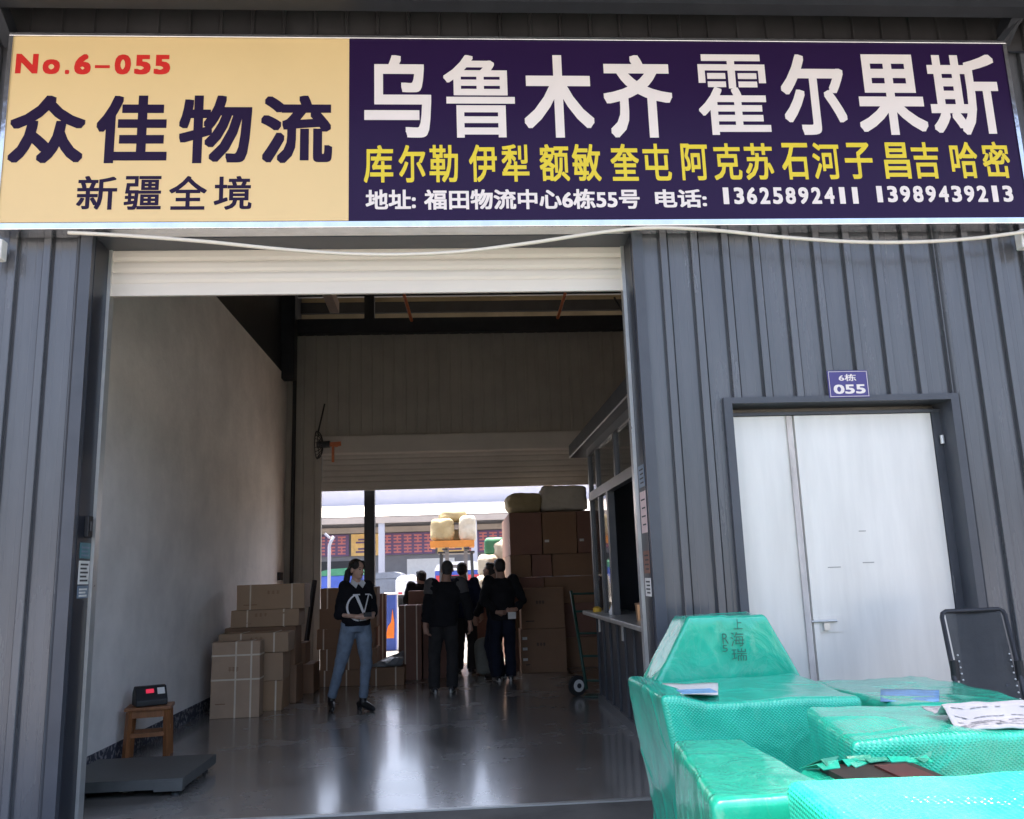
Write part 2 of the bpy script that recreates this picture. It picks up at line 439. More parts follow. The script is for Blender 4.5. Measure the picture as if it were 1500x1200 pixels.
def text_mesh(s, x0, z0, x1, z1, Y, material, parent, name='lettering', bold=0.02, ext=0.002):
    """letters as flat geometry on the plane Y, fitted to the box; heavy strokes are thin sheets set side by side, each 0.06 mm proud of the last"""
    cu = bpy.data.curves.new('t', 'FONT'); cu.body = s; cu.size = 1
    cu.resolution_u = 3
    o = bpy.data.objects.new('t', cu); COL.objects.link(o)
    C.view_layer.update()
    base = bpy.data.meshes.new_from_object(o.evaluated_get(C.evaluated_depsgraph_get()))
    bpy.data.objects.remove(o); bpy.data.curves.remove(cu)
    base.materials.clear()
    if not base.vertices: return None
    xs = [v.co.x for v in base.vertices]; ys = [v.co.y for v in base.vertices]
    ax, bx, ay, by = min(xs) - bold, max(xs) + bold, min(ys) - bold, max(ys) + bold
    n = len(base.vertices); faces = [tuple(p.vertices) for p in base.polygons]
    sq = [(1, 0), (1, .5), (1, 1), (.5, 1), (0, 1), (-.5, 1), (-1, 1), (-1, .5), (-1, 0), (-1, -.5), (-1, -1), (-.5, -1), (0, -1), (.5, -1), (1, -1), (1, -.5)]
    offs = [(0, 0)] + ([(bold * 0.95 * x, bold * 0.95 * y) for x, y in sq] if bold > 0.001 else [])
    V_, F_ = [], []
    for q, (ox, oy) in enumerate(offs):
        for v in base.vertices:
            V_.append((x0 + (v.co.x + ox - ax) / (bx - ax) * (x1 - x0), Y - 0.001 - 0.00005 * q, z0 + (v.co.y + oy - ay) / (by - ay) * (z1 - z0)))
        F_ += [tuple(i + n * q for i in f) for f in faces]
    me = bpy.data.meshes.new(name); me.from_pydata(V_, [], F_); me.update()
    bpy.data.meshes.remove(base)
    return link_mesh(name, me, material, parent)

def text_px(s, px0, py0, px1, py1, Y, material, parent, name='lettering', bold=0.02):
    cx, cy = (px0 + px1) / 2, (py0 + py1) / 2
    x0, x1 = P(px0, cy, 1, Y).x, P(px1, cy, 1, Y).x
    z1, z0 = P(cx, py0, 1, Y).z, P(cx, py1, 1, Y).z
    return text_mesh(s, x0, z0, x1, z1, Y, material, parent, name, bold)

# ------------------------------------------------------------------ setting
D = 5.64          # facade plane
BW = 15.0         # back wall
LW = -3.0         # left inner wall
RIB0, PITCH_R = 1.49, 0.2225

g = MB().quad([(-160, -120, 0), (160, -120, 0), (160, 220, 0), (-160, 220, 0)]).build('ground', 'ground'); tag(g, kind='structure')
fl = MB().quad([(LW, D + 0.2, 0.006), (4.6, D + 0.2, 0.006), (4.6, BW + 0.3, 0.006), (LW, BW + 0.3, 0.006)]).build('floor', 'floor'); tag(fl, kind='structure')

ap = MB().quad([(-7, 2.6, 0.004), (7, 2.6, 0.004), (7, D + 0.21, 0.004), (-7, D + 0.21, 0.004)]).build('apron', 'apron'); tag(ap, kind='structure')
WH = empty('warehouse', (0, D, 0), 'grey ribbed metal warehouse bay with raised roller shutter and white side door', 'warehouse')

def corr(mb, x0, x1, z0, z1, Y, depth=0.034, sgn=-1, phase=RIB0, pitch=PITCH_R, rw=0.05, micro=True):
    prof = []
    k0 = math.floor((x0 - phase) / pitch) - 1
    for k in range(k0, k0 + int((x1 - x0) / pitch) + 4):
        c = phase + k * pitch
        prof += [(c - rw / 2 - 0.016, 0), (c - rw / 2 - 0.014, -0.012), (c - rw / 2 + 0.006, -0.012), (c - rw / 2, depth - 0.004), (c - rw / 2 + 0.004, depth), (c + rw / 2 - 0.004, depth), (c + rw / 2, depth - 0.004), (c + rw / 2 - 0.006, -0.012), (c + rw / 2 + 0.014, -0.012), (c + rw / 2 + 0.016, 0)] if micro else [(c - rw / 2, 0), (c - rw / 2 + 0.007, depth), (c + rw / 2 - 0.007, depth), (c + rw / 2, 0)]
        if micro:
            for q in (0.36, 0.64):
                m_ = c + pitch * q + 0.0
                prof += [(m_ - 0.005, 0), (m_, 0.0012), (m_ + 0.005, 0)]
    pts = [(x0, 0)] + [p for p in prof if x0 < p[0] < x1] + [(x1, 0)]
    bm = mb.bm
    a = [bm.verts.new((x, Y + sgn * d, z0)) for x, d in pts]; b = [bm.verts.new((x, Y + sgn * d, z1)) for x, d in pts]
    for i in range(len(pts) - 1): bm.faces.new((a[i], a[i + 1], b[i + 1], b[i]))

OL, OR_, OT = -2.44, 1.265, 3.83     # shutter opening
DL, DR, DT = 1.875, 3.455, 2.585     # side door opening (outer trim)
mb = MB()
corr(mb, -7.5, OL - 0.06, 0, 6.2, D)
corr(mb, OL - 0.06, OR_ + 0.06, OT + 0.05, 6.2, D)
corr(mb, OR_ + 0.06, DL - 0.03, 0, 6.2, D)
corr(mb, DL - 0.03, DR + 0.03, DT + 0.02, 6.2, D)
corr(mb, DR + 0.03, 9, 0, 6.2, D)
mb.build('front_wall', 'cladding', WH)
# opaque core behind the cladding so the hall is closed
mb = MB()
mb.box(-7.5, OL - 0.07, D + 0.02, D + 0.1, 0, 6.9).box(OL - 0.07, OR_ + 0.07, D + 0.02, D + 0.1, OT + 0.06, 6.9)
mb.box(OR_ + 0.07, DL - 0.04, D + 0.02, D + 0.1, 0, 6.9).box(DL - 0.04, DR + 0.04, D + 0.02, D + 0.1, DT + 0.03, 6.9)
mb.box(DR + 0.04, 9, D + 0.02, D + 0.1, 0, 6.9)
mb.build('wall_lining', 'back_clad', WH)
# opening surround: flat trim on the face and deep dark reveal
mb = MB()
mb.box(OL - 0.075, OL + 0.0, D - 0.04, D + 0.012, 0, OT + 0.07)
mb.box(OR_ - 0.0, OR_ + 0.075, D - 0.036, D + 0.012, 0, OT + 0.07)
mb.box(OL, OR_, D - 0.036, D + 0.012, OT, OT + 0.07)
mb.build('opening_trim', 'trim', WH)
mb = MB()
mb.box(OL - 0.06, OL + 0.004, D + 0.012, D + 0.27, 0, OT + 0.1)
mb.box(OR_ - 0.004, OR_ + 0.06, D + 0.012, D + 0.27, 0, OT + 0.1)
mb.bm.free()
for xa_, xb_ in ((OL - 0.06, OL + 0.004), (OR_ - 0.004, OR_ + 0.06)):
    MB().box(xa_, xb_, D + 0.012, D + 0.27, 0, OT + 0.1).build('door_jamb', 'reveal', WH)
MB().box(OL - 0.06, OR_ + 0.06, D + 0.012, D + 0.32, OT - 0.004, OT + 0.06).build('lintel', 'trim', WH)
# raised front shutter: slats with rounded profile
def shutter(x0, x1, z0, z1, Y, material, parent, slat=0.085, bottom=0.09):
    mb = MB(); bm = mb.bm
    prof = [(z0, 0.012), (z0, -0.014), (z0 + bottom, -0.014), (z0 + bottom + 0.004, 0)]
    z = z0 + bottom + 0.004
    while z < z1:
        for q, d in ((0.08, -0.004), (0.3, -0.010), (0.7, -0.010), (0.92, -0.004), (0.97, 0.004)):
            prof.append((z + slat * q, d))
        z += slat
    a = [bm.verts.new((x0, Y + d, zz)) for zz, d in prof]; b = [bm.verts.new((x1, Y + d, zz)) for zz, d in prof]
    for i in range(len(prof) - 1): bm.faces.new((a[i], b[i], b[i + 1], a[i + 1]))
    return mb.build('roller_shutter', material, parent)
zb = (P(160, 437, 1, D + 0.25).z + P(915, 424, 1, D + 0.25).z) / 2
shutter(OL + 0.01, OR_ - 0.02, zb, OT + 0.4, D + 0.25, 'shutter', WH)
MB().box(OL + 0.005, OL + 0.027, D + 0.225, D + 0.30, 0.004, OT).build('shutter_rail', 'rail', WH)
MB().box(OR_ - 0.03, OR_ - 0.005, D + 0.225, D + 0.30, 0.004, OT).build('shutter_rail', 'rail', WH)
MB().box(OL, OR_, D + 0.20, D + 0.24, 0.002, 0.014).build('threshold', 'rail', WH)

# side door
mb = MB()
mb.box(DL - 0.045, DL + 0.012, D - 0.04, D + 0.2, 0, DT + 0.03)
mb.box(DR - 0.012, DR + 0.045, D - 0.04, D + 0.2, 0, DT + 0.03)
mb.box(DL + 0.012, DR - 0.012, D - 0.04, D + 0.2, DT - 0.012, DT + 0.03)
mb.build('door_frame', 'trim', WH)
YD = D + 0.13
DC = P(1160, 620, 1, YD).x
def leaf(x0, x1, nm='door_leaf'):
    lf = MB().box(x0, x1, YD, YD + 0.05, 0.02, DT - 0.075).bevel(0.004, 1).build(nm, 'door_white', WH)
    return lf
l1 = leaf(DL + 0.03, DC - 0.003); l2 = leaf(DC + 0.009, DR - 0.075)
MB().box(DC - 0.045, DC - 0.004, YD - 0.018, YD - 0.001, 0.02, DT - 0.08).build('edge_strip', 'worn_edge', l1)
MB().box(DC + 0.012, DC + 0.05, YD - 0.014, YD - 0.001, 0.02, DT - 0.08).build('edge_strip', 'door_white', l2)
pl = P(1215, 915, 1, YD)
mb = MB(); mb.box(pl.x - 0.07, pl.x + 0.085, YD - 0.006, YD - 0.001, pl.z - 0.05, pl.z + 0.06); mb.build('latch_plate', 'door_white', l2)
mb = MB(); mb.cyl((pl.x - 0.13, YD - 0.022, pl.z + 0.025), (pl.x + 0.045, YD - 0.022, pl.z + 0.025), 0.008); mb.box(pl.x - 0.05, pl.x - 0.012, YD - 0.035, YD - 0.008, pl.z - 0.035, pl.z + 0.012)
mb.build('latch', 'rail', l2)
for zz in (1.25, 0.45):
    MB().cyl((DR - 0.066, YD - 0.006, zz), (DR - 0.066, YD - 0.006, zz + 0.12), 0.010).build('hinge', 'trim', l2)
MB().cyl((DR - 0.03, YD - 0.03, 2.28), (DR - 0.03, YD - 0.03, 2.34), 0.014).build('hinge', 'rail', l2)
mb = MB().box(DL + 0.012, DR - 0.012, YD - 0.012, YD + 0.06, DT - 0.072, DT - 0.05).box(DR - 0.072, DR - 0.012, YD - 0.005, YD + 0.06, 0, DT - 0.072)
mb.build('inner_frame', 'trim', WH)
# scuffs on the white door
mb = MB()
for px, py, ln in ((1222, 831, 0.09), (1263, 778, 0.05), (1272, 824, 0.08)):
    q = P(px, py, 1, YD); mb.box(q.x - ln / 2, q.x + ln / 2, YD - 0.003, YD - 0.0005, q.z - 0.003, q.z + 0.003)
mb.build('scuff_mark', 'scuff', l2)

# canopy over the front
mb = MB().box(-8, 9.5, 3.42, D - 0.05, 5.74, 5.82); mb.build('canopy_deck', 'dark_steel', WH)
zc = P(750, 12, 1, D - 0.35).z
MB().box(-8, 9.5, D - 0.42, D - 0.30, zc - 0.0, 5.735).build('canopy_beam', 'dark_steel', WH)
mb = MB(); corr(mb, -8, 9.5, 5.26, 5.735, D - 0.06, 0.02, -1, rw=0.03, micro=False); mb.build('shade_sheet', 'fascia', WH)  # added dark sheet: its colour stands in for the canopy's shade on the cladding
MB().box(-8, 9.5, D - 0.056, D - 0.045, 5.25, 5.738).build('shade_sheet_back', 'reveal', WH)  # dark backing of the added shade sheet
for px in (2, 1484):
    q = P(px, 45, 1, D - 0.2)
    mb = MB().bar((q.x, D - 0.05, q.z + 0.0), (q.x, D - 1.2, q.z + 0.75), 0.08, 0.12)
    mb.bar((q.x - 0.1, D - 0.1, q.z - 0.1), (q.x + (0.35 if px > 700 else -0.35), D - 0.5, q.z + 0.5), 0.05)
    mb.build('canopy_bracket', 'dark_steel', WH)

# hall shell
lw = MB().box(LW - 0.12, LW, D + 0.28, BW, 0, 5.05).build('side_wall', 'plaster', WH)
MB().box(LW, LW + 0.008, D + 0.28, BW, 0.006, 0.155).build('skirting', 'skirting', lw)
MB().box(LW - 0.10, LW - 0.02, D + 0.28, BW + 2, 5.05, 7.2).build('upper_side_wall', 'dark_steel', WH)
MB().box(4.6, 4.7, D + 0.1, BW + 2, 0, 7.2).build('side_wall', 'back_clad', WH)
mb = MB().box(OL - 0.6, OL - 0.055, D + 0.1, D + 0.28, 0, 6.9).box(OR_ + 0.055, 4.6, D + 0.27, D + 0.3, 0, 6.9)
mb.build('wall_lining', 'back_clad', WH)
# roof running on past the back wall as a canopy
mb = MB(); bm = mb.bm
pts = []
x = -8.0
while x < 10: pts += [(x, 0), (x + 0.13, 0), (x + 0.15, 0.03), (x + 0.19, 0.03), (x + 0.21, 0)]; x += 0.21
a = [bm.verts.new((x, D + 0.05, 6.9 + d)) for x, d in pts]; b = [bm.verts.new((x, 16.4, 7.1 + d)) for x, d in pts]
for i in range(len(pts) - 1):
    if (Vector(a[i].co) - a[i + 1].co).length > 1e-5: bm.faces.new((a[i], a[i + 1], b[i + 1], b[i]))
mb.build('roof', 'roof', WH)
MB().box(-7, 9, 16.405, 16.45, 6.3, 7.2).build('sky_cover_board', 'roof', WH)  # board added to cover the bright strip of sky below the roof end
for yy in (7.5, 9.5, 11.5, 13.5, 15.3, 16.3):
    MB().box(-7, 9, yy, yy + 0.07, 6.66, 6.88).build('purlin', 'dark_steel', WH)
q = P(488, 450, 1, BW - 0.3)
MB().bar((q.x, D + 0.3, q.z + 0.45), (q.x + 0.02, BW - 0.25, q.z + 0.0), 0.16, 0.2).build('rafter', 'pink_beam', WH)
zbm = P(600, 488, 1, BW - 0.1).z
MB().box(-6, 4.6, BW - 0.16, BW + 0.1, zbm, zbm + 0.27).build('tie_beam', 'dark_steel', WH)
for (xa, ya), (xb, yb) in (((330, 436), (362, 474)), ((592, 432), (603, 470)), ((828, 430), (817, 466))):
    A, B = P(xa, ya, 1, BW - 0.9), P(xb, yb, 1, BW - 0.2)
    MB().cyl(A, B, 0.028, 8).build('brace_rod', 'orange_rod', WH)
MB().cyl(P(900, 436, 1, BW - 0.6), P(918, 466, 1, BW - 0.2), 0.02, 8).build('brace_rod', 'dark_steel', WH)
# back wall around its opening
BL, BR = P(472, 722, 1, BW).x, 2.55
BT = P(640, 716, 1, BW).z
zbox = P(640, 640, 1, BW).z
mb = MB()
corr(mb, LW, BL - 0.02, 0, zbm, BW, 0.02, -1, pitch=0.2, micro=False)
corr(mb, BR, 4.6, 0, zbm, BW, 0.02, -1, pitch=0.2, micro=False)
corr(mb, BL - 0.02, BR, zbox, zbm, BW, 0.02, -1, pitch=0.2, micro=False)
mb.build('back_wall', 'back_clad', WH)
mb = MB().box(LW - 3, BL - 0.02, BW + 0.02, BW + 0.1, 0, zbm).box(BR, 9, BW + 0.02, BW + 0.1, 0, zbm).box(BL - 0.02, BR, BW + 0.02, BW + 0.1, zbox - 0.1, zbm)
mb.build('wall_lining', 'back_clad', WH)
sh = shutter(BL, BR, BT, zbox - 0.05, BW - 0.02, 'back_shutter', WH, 0.1, 0.06)
MB().box(BL - 0.1, BR, BW - 0.24, BW - 0.035, zbox - 0.30, zbox + 0.02).bevel(0.02, 2).build('shutter_housing', 'back_shutter', WH)
MB().box(BL - 0.11, BL - 0.001, BW - 0.11, BW + 0.0, 0, zbox - 0.3).build('shutter_rail', 'back_clad', WH)
cx = P(541, 760, 1, BW + 0.12)
MB().box(cx.x - 0.09, cx.x + 0.09, BW + 0.12, BW + 0.3, 0, 6.6).build('column', 'dark_steel', WH)
q = P(422, 500, 1, BW - 0.4)
MB().box(q.x - 0.13, q.x + 0.13, BW - 0.5, BW - 0.25, P(422, 556, 1, BW - 0.4).z, 6.6).build('column', 'dark_steel', WH)
q = P(429.5, 700, 1, BW - 0.12)
MB().cyl((q.x, BW - 0.12, 1.3), (q.x, BW - 0.12, 6.0), 0.035).build('downpipe', 'black', WH)

# ------------------------------------------------------------------ big signboard
YS = D - 0.17
SL, SR = P(8, 200, 1, YS).x, P(1487, 190, 1, YS).x
SB = (P(10, 329, 1, YS).z + P(1498, 316, 1, YS).z) / 2
ST = (P(10, 61, 1, YS).z + P(1470, 59, 1, YS).z) / 2
SX = (P(512, 64, 1, YS).x + P(510, 326, 1, YS).x) / 2
SG = empty('signboard', ((SL + SR) / 2, YS, SB), 'wide cream and dark purple signboard with Chinese lettering above the shutter', 'sign')
yp = MB().box(SL, SX, YS, YS + 0.13, SB, ST).build('cream_panel', 'cream', SG)
pp = MB().box(SX + 0.001, SR, YS, YS + 0.13, SB, ST).build('purple_panel', 'purple', SG)
MB().box(SL - 0.03, SR + 0.03, YS - 0.012, YS + 0.135, SB - 0.052, SB - 0.001).bevel(0.006, 2).build('frame_bar', 'chrome', SG)
MB().box(SL - 0.03, SR + 0.03, YS - 0.012, YS + 0.135, ST + 0.001, ST + 0.03).bevel(0.005, 2).build('frame_bar', 'chrome', SG)
MB().box(SL - 0.03, SL - 0.001, YS - 0.01, YS + 0.135, SB, ST).build('frame_bar', 'chrome', SG)
MB().box(SR + 0.001, SR + 0.03, YS - 0.01, YS + 0.135, SB, ST).build('frame_bar', 'chrome', SG)
for ch, a, b, y0, y1 in (('N', 23, 56, 79, 108), ('o', 62.5, 88, 87, 109), ('.', 95, 101.5, 102.5, 109), ('6', 109, 133.5, 79.5, 109.5), ('0', 168, 192, 80, 109.5), ('5', 197, 221, 80.5, 109.5), ('5', 225.5, 249.6, 80.5, 109.5)):
    text_px(ch, a, y0, b, y1, YS, 'red_ink', yp, 'red_lettering', 0.045)
a, b = P(139, 100, 1, YS), P(161, 96, 1, YS)
MB().box(a.x, b.x, YS - 0.003, YS - 0.001, a.z, b.z).build('red_dash', 'red_ink', yp)
for ch, a, b in (('众', 14, 125), ('佳', 141, 246), ('物', 262, 369), ('流', 382, 487)):
    text_px(ch, a, 140, b, 239.5, YS, 'purple_ink', yp, 'large_character', 0.028)
for ch, a, b in (('新', 112.6, 171.6), ('疆', 182, 236.5), ('全', 247.8, 303), ('境', 313.5, 369)):
    text_px(ch, a, 258, b, 307.6, YS, 'purple_ink', yp, 'small_character', 0.016)
for ch, a, b in (('乌', 533.6, 631.7), ('鲁', 649.7, 754), ('木', 767, 869), ('齐', 884, 985)):
    text_px(ch, a, 81, b, 202, YS, 'white_ink', pp, 'large_character', 0.013 if ch == '鲁' else 0.025)
for ch, a, b in (('霍', 1022, 1125), ('尔', 1144.6, 1238), ('果', 1254.5, 1354), ('斯', 1361, 1463)):
    text_px(ch, a, 80, b, 198, YS, 'white_ink', pp, 'large_character', 0.011 if ch == '霍' else 0.022)
yel = [('库', 533, 576), ('尔', 584, 623), ('勒', 629, 671), ('伊', 687, 728), ('犁', 735, 775), ('额', 790.5, 834), ('敏', 838, 880), ('奎', 894.5, 936),
       ('屯', 942, 983), ('阿', 998, 1037), ('克', 1045, 1086), ('苏', 1091, 1132.5), ('石', 1145, 1184.5), ('河', 1190.7, 1230), ('子', 1237.5, 1278),
       ('昌', 1294.7, 1332.5), ('吉', 1336, 1376), ('哈', 1392.5, 1432), ('密', 1439, 1479)]
for ch, a, b in yel:
    t = (a - 533) / 906
    text_px(ch, a, 213 - 5 * t, b, 268 - 7 * t, YS, 'yellow_ink', pp, 'yellow_character', 0.018)
def sl(x): return -5.0 * (x - 535) / 950
for s_, a, b, y0, y1 in (('地址:', 535.7, 609, 278, 307), ('福田物流中心6栋55号', 621.3, 937, 278, 307.5), ('电话:', 959.5, 1035, 279, 306),
                         ):
    text_px(s_, a, y0 + sl((a + b) / 2) * 0.6, b, y1 + sl((a + b) / 2) * 0.6, YS, 'white_ink', pp, 'address_lettering', 0.028)

for num, x_, x_e, ya_, yb_ in (('13625892411', 1056, 1260, 276.5, 301), ('13989439213', 1281, 1483.5, 275, 299)):
    pitch_ = (x_e - x_) / 10.78
    for k, ch in enumerate(num):
        c0 = x_ + pitch_ * (k + 0.39)
        hw_ = 4.2 if ch == '1' else 7.3
        dy_ = sl(c0) * 0.6
        text_px(ch, c0 - hw_, ya_ + dy_, c0 + hw_, yb_ + dy_, YS, 'white_ink', pp, 'phone_digit', 0.032)

# number plate by the door
YP = D - 0.045
a, b = P(1211, 543, 1, YP), P(1275, 582, 1, YP)
NP = empty('number_plate', ((a.x + b.x) / 2, YP, b.z), 'small purple house number plate reading 055 above the white door', 'plate')
MB().box(a.x, b.x, YP, YP + 0.012, b.z, a.z).bevel(0.006, 2).build('plate', 'plate', NP)
w_, h_ = b.x - a.x, a.z - b.z
text_mesh('6栋', a.x + w_ * 0.27, b.z + h_ * 0.60, a.x + w_ * 0.70, b.z + h_ * 0.86, YP, 'white_ink', NP, 'small_lettering', 0.015)
text_mesh('055', a.x + w_ * 0.12, b.z + h_ * 0.14, a.x + w_ * 0.90, b.z + h_ * 0.48, YP, 'white_ink', NP, 'number', 0.03)
mb = MB()
for x0, x1, z0, z1 in ((a.x + .008, b.x - .008, b.z + .008, b.z + .011), (a.x + .008, b.x - .008, a.z - .011, a.z - .008), (a.x + .008, a.x + .011, b.z + .011, a.z - .011), (b.x - .011, b.x - .008, b.z + .011, a.z - .011)):
    mb.box(x0, x1, YP - 0.002, YP - 0.0005, z0, z1)
mb.build('border_line', 'white_ink', NP)

# sagging cable
cab_y = D - 0.2
cp = [(100, 341), (180, 345), (300, 354), (420, 366), (540, 373), (660, 370), (770, 357), (870, 342), (950, 334), (1040, 337), (1140, 347), (1240, 354), (1330, 355), (1420, 350), (1500, 340), (1580, 330)]
pw = [P(x, y, 1, cab_y) for x, y in cp]
sm = []
for i in range(len(pw) - 1):
    p0, p1, p2, p3 = pw[max(i - 1, 0)], pw[i], pw[i + 1], pw[min(i + 2, len(pw) - 1)]
    for k in range(5):
        t = k / 5
        sm.append(0.5 * ((2 * p1) + (p2 - p0) * t + (2 * p0 - 5 * p1 + 4 * p2 - p3) * t * t + (3 * p1 - p0 - 3 * p2 + p3) * t ** 3))
sm.append(pw[-1])
cb = MB().tube(sm, 0.0135, 8).build('cable', 'cable', None, True)
tag(cb, 'cream electric cable sagging in two loops below the signboard', 'cable')
def flood(px, py, lab, sx):
    q = P(px, py, 1, D - 0.12)
    r = empty('flood_light', (q.x, D - 0.05, q.z), lab, 'light', 'small wall lights under the signboard')
    MB().box(q.x - 0.06, q.x + 0.06, D - 0.17, D - 0.09, q.z - 0.07, q.z + 0.07).bevel(0.01, 2).build('housing', 'white_plastic', r)
    MB().box(q.x - 0.045, q.x + 0.045, D - 0.178, D - 0.171, q.z - 0.055, q.z + 0.055).build('lens', 'glass', r)
    MB().box(q.x - 0.015, q.x + 0.015, D - 0.089, D - 0.03, q.z - 0.02, q.z + 0.02).build('bracket', 'dark_steel', r)
flood(1502, 352, 'small white box light at the right end of the cable', 1)
flood(-6, 368, 'small white box light at the left end under the cream panel', -1)

# stickers and switch on the left jamb; notices on the right jamb
XJ = OL + 0.004
def jamb_sheet(name, pxy0, pxy1, X, sgn, material, label, cat, thick=0.003):
    a, b = P(*pxy0, 0, X), P(*pxy1, 0, X)
    y0, y1 = min(a.y, b.y), max(a.y, b.y); z0, z1 = min(a.z, b.z), max(a.z, b.z)
    o = MB().box(min(X, X + sgn * thick), max(X, X + sgn * thick), y0, y1, z0, z1).build(name, material)
    return tag(o, label, cat), (y0, y1, z0, z1)
def jamb_rect(cy, cz, w, h):
    return cy - w / 2, cy + w / 2, cz - h / 2, cz + h / 2
sw = empty('switch', (XJ, 5.775, 1.87), 'black wall switch above the stickers on the left door jamb', 'switch')
MB().box(XJ, XJ + 0.03, 5.74, 5.81, 1.80, 1.94).bevel(0.006, 2).build('casing', 'black', sw)
MB().box(XJ + 0.0305, XJ + 0.036, 5.762, 5.788, 1.84, 1.905).build('rocker', 'grey_cloth', sw)
for nm, cz, h, mt_, lab in (('sticker', 1.715, 0.10, 'sticker_teal', 'dark teal sticker topmost of three on the left door jamb'),
                            ('notice', 1.575, 0.15, 'label_paper', 'white notice sheet between two stickers on the left door jamb'),
                            ('sticker', 1.452, 0.08, 'sticker_blue', 'pale blue sticker below the white notice on the left door jamb')):
    r = empty(nm, (XJ, 5.77, cz), lab, nm)
    MB().box(XJ, XJ + 0.003, 5.70, 5.855, cz - h / 2, cz + h / 2).build('sheet', mt_, r)
    mb = MB()
    for k in range(5 if nm == 'notice' else 3):
        zz = cz + h * (0.34 - 0.17 * k) if nm == 'notice' else cz + h * (0.2 - 0.25 * k)
        mb.box(XJ + 0.0032, XJ + 0.004, 5.72, 5.835 - 0.02 * (k % 2), zz - 0.006, zz + 0.006)
    mb.build('printed_lines', 'grey_cloth' if nm == 'notice' else 'sticker_blue' if mt_ == 'sticker_teal' else 'label_paper', r)
XR = OR_ - 0.004
for nm, z0, z1, mt_, lab in (('notice', 1.72, 2.0, 'pink_paper', 'pinkish notice sheet on the right door jamb beside the booth'),
                             ('notice', 2.03, 2.18, 'sticker_blue', 'pale blue notice above the pink sheet on the right door jamb'),
                             ('notice', 1.30, 1.42, 'label_paper', 'small white card low on the right door jamb above the counter'),
                             ('notice', 1.45, 1.60, 'carton_red', 'brownish red sticker under the pink sheet on the right door jamb')):
    r = empty(nm, (XR, 5.74, z0), lab, 'notice')
    MB().box(XR - 0.003, XR, 5.66, 5.83, z0, z1).build('sheet', mt_, r)
    mb = MB()
    for k in range(4):
        zz = z1 - (z1 - z0) * (0.2 + 0.2 * k); mb.box(XR - 0.004, XR - 0.0032, 5.68, 5.80 - 0.02 * (k % 2), zz - 0.006, zz + 0.004)
    mb.build('printed_lines', 'grey_cloth', r)

# ------------------------------------------------------------------ booth office on the right
XB = 1.59
B0, B1 = 6.35, 10.12
BO = empty('booth', (XB, 8.2, 0), 'dark grey office booth with counter and sliding windows along the right side', 'booth')
mb = MB(); bm = mb.bm
pts = []
y = B0
while y < B1 - 0.3: pts += [(y, 0), (y + 0.36, 0), (y + 0.375, -0.02), (y + 0.40, -0.02), (y + 0.415, 0)]; y += 0.415
pts = [p for p in pts if p[0] <= B1] + [(B1, 0)]
a = [bm.verts.new((XB + d, yy, 0.10)) for yy, d in pts]; b = [bm.verts.new((XB + d, yy, 1.0)) for yy, d in pts]
for i in range(len(pts) - 1):
    if abs(pts[i + 1][0] - pts[i][0]) > 1e-5: bm.faces.new((a[i], a[i + 1], b[i + 1], b[i]))
mb.build('lower_panel', 'booth', BO)
MB().box(XB - 0.03, XB + 0.02, B0, B1, 0.006, 0.10).build('base_rail', 'booth_frame', BO)
MB().box(XB, 4.55, B1 + 0.001, B1 + 0.05, 0, 2.93).build('end_wall', 'booth', BO)
MB().box(XB + 1.9, XB + 1.95, B0, B1, 0.006, 2.93).build('rear_wall', 'booth', BO)
MB().box(XB - 0.14, 4.55, B0 - 0.3, B1 + 0.75, 2.93, 3.10).bevel(0.01, 1).build('cap', 'booth', BO)
MB().box(XB - 0.15, XB + 0.35, B0, B1 + 0.12, 0.985, 1.03).bevel(0.008, 2).build('counter', 'counter', BO)
for yy in (7.9, 9.2):
    MB().box(XB - 0.13, XB - 0.115, yy - 0.02, yy + 0.02, 0.85, 0.984).build('hanging_strip', 'rail', BO)
for y0, y1 in ((B0, B0 + 0.06), (8.86, 8.96), (9.42, 9.50), (B1 - 0.08, B1)):
    MB().box(XB - 0.02, XB + 0.05, y0, y1, 1.03, 2.30).build('mullion', 'booth_frame', BO)
mb = MB().box(XB - 0.025, XB + 0.05, B0, B1, 2.30, 2.40).box(XB - 0.025, XB + 0.05, B0, B1, 2.84, 2.93)
for y0 in (B0, 7.4, 8.35, 9.5, B1 - 0.07): mb.box(XB - 0.02, XB + 0.05, y0, y0 + 0.07, 2.40, 2.84)
mb.build('window_frame', 'booth_frame', BO)
for y0, y1 in ((8.96, 9.42), (9.50, B1 - 0.08)):
    MB().box(XB + 0.005, XB + 0.012, y0, y1, 1.03, 2.30).build('window_pane', 'glass', BO)
for y0, y1 in ((B0 + .07, 7.4), (7.47, 8.35), (8.42, 9.5), (9.57, B1 - 0.07)):
    MB().box(XB + 0.005, XB + 0.012, y0, y1, 2.40, 2.84).build('window_pane', 'glass', BO)
def on_counter(px, py, X): return P(px, py, 2, 1.03)
q = P(934, 892, 0, XB + 0.02)
cupY = 7.75
c_ = empty('cup', (XB + 0.02, cupY, 1.03), 'copper coloured drinking cup near the front end of the booth counter', 'cup')
MB().tube([(XB + .02, cupY, 1.0305), (XB + .02, cupY, 1.17)], [0.034, 0.042], 16).build('cup_body', 'copper', c_)
MB().tube([(XB + .02, cupY, 1.1705), (XB + .02, cupY, 1.185)], [0.044, 0.044], 16).build('lid', 'carton_dark', c_)
o = MB().bar((XB - 0.03, 9.05, 1.032), (XB + 0.03, 8.98, 1.17), 0.10, 0.008, up=(1, 0, 0)).build('phone_card', 'white_plastic')
tag(o, 'pale upright card leaning on the booth counter', 'card')
o = MB().tube([(XB - 0.05, 9.75, 1.0305), (XB - 0.05, 9.75, 1.07), (XB - 0.05, 9.75, 1.09)], [0.05, 0.05, 0.02], 14).build('tape_roll', 'yellow_plastic')
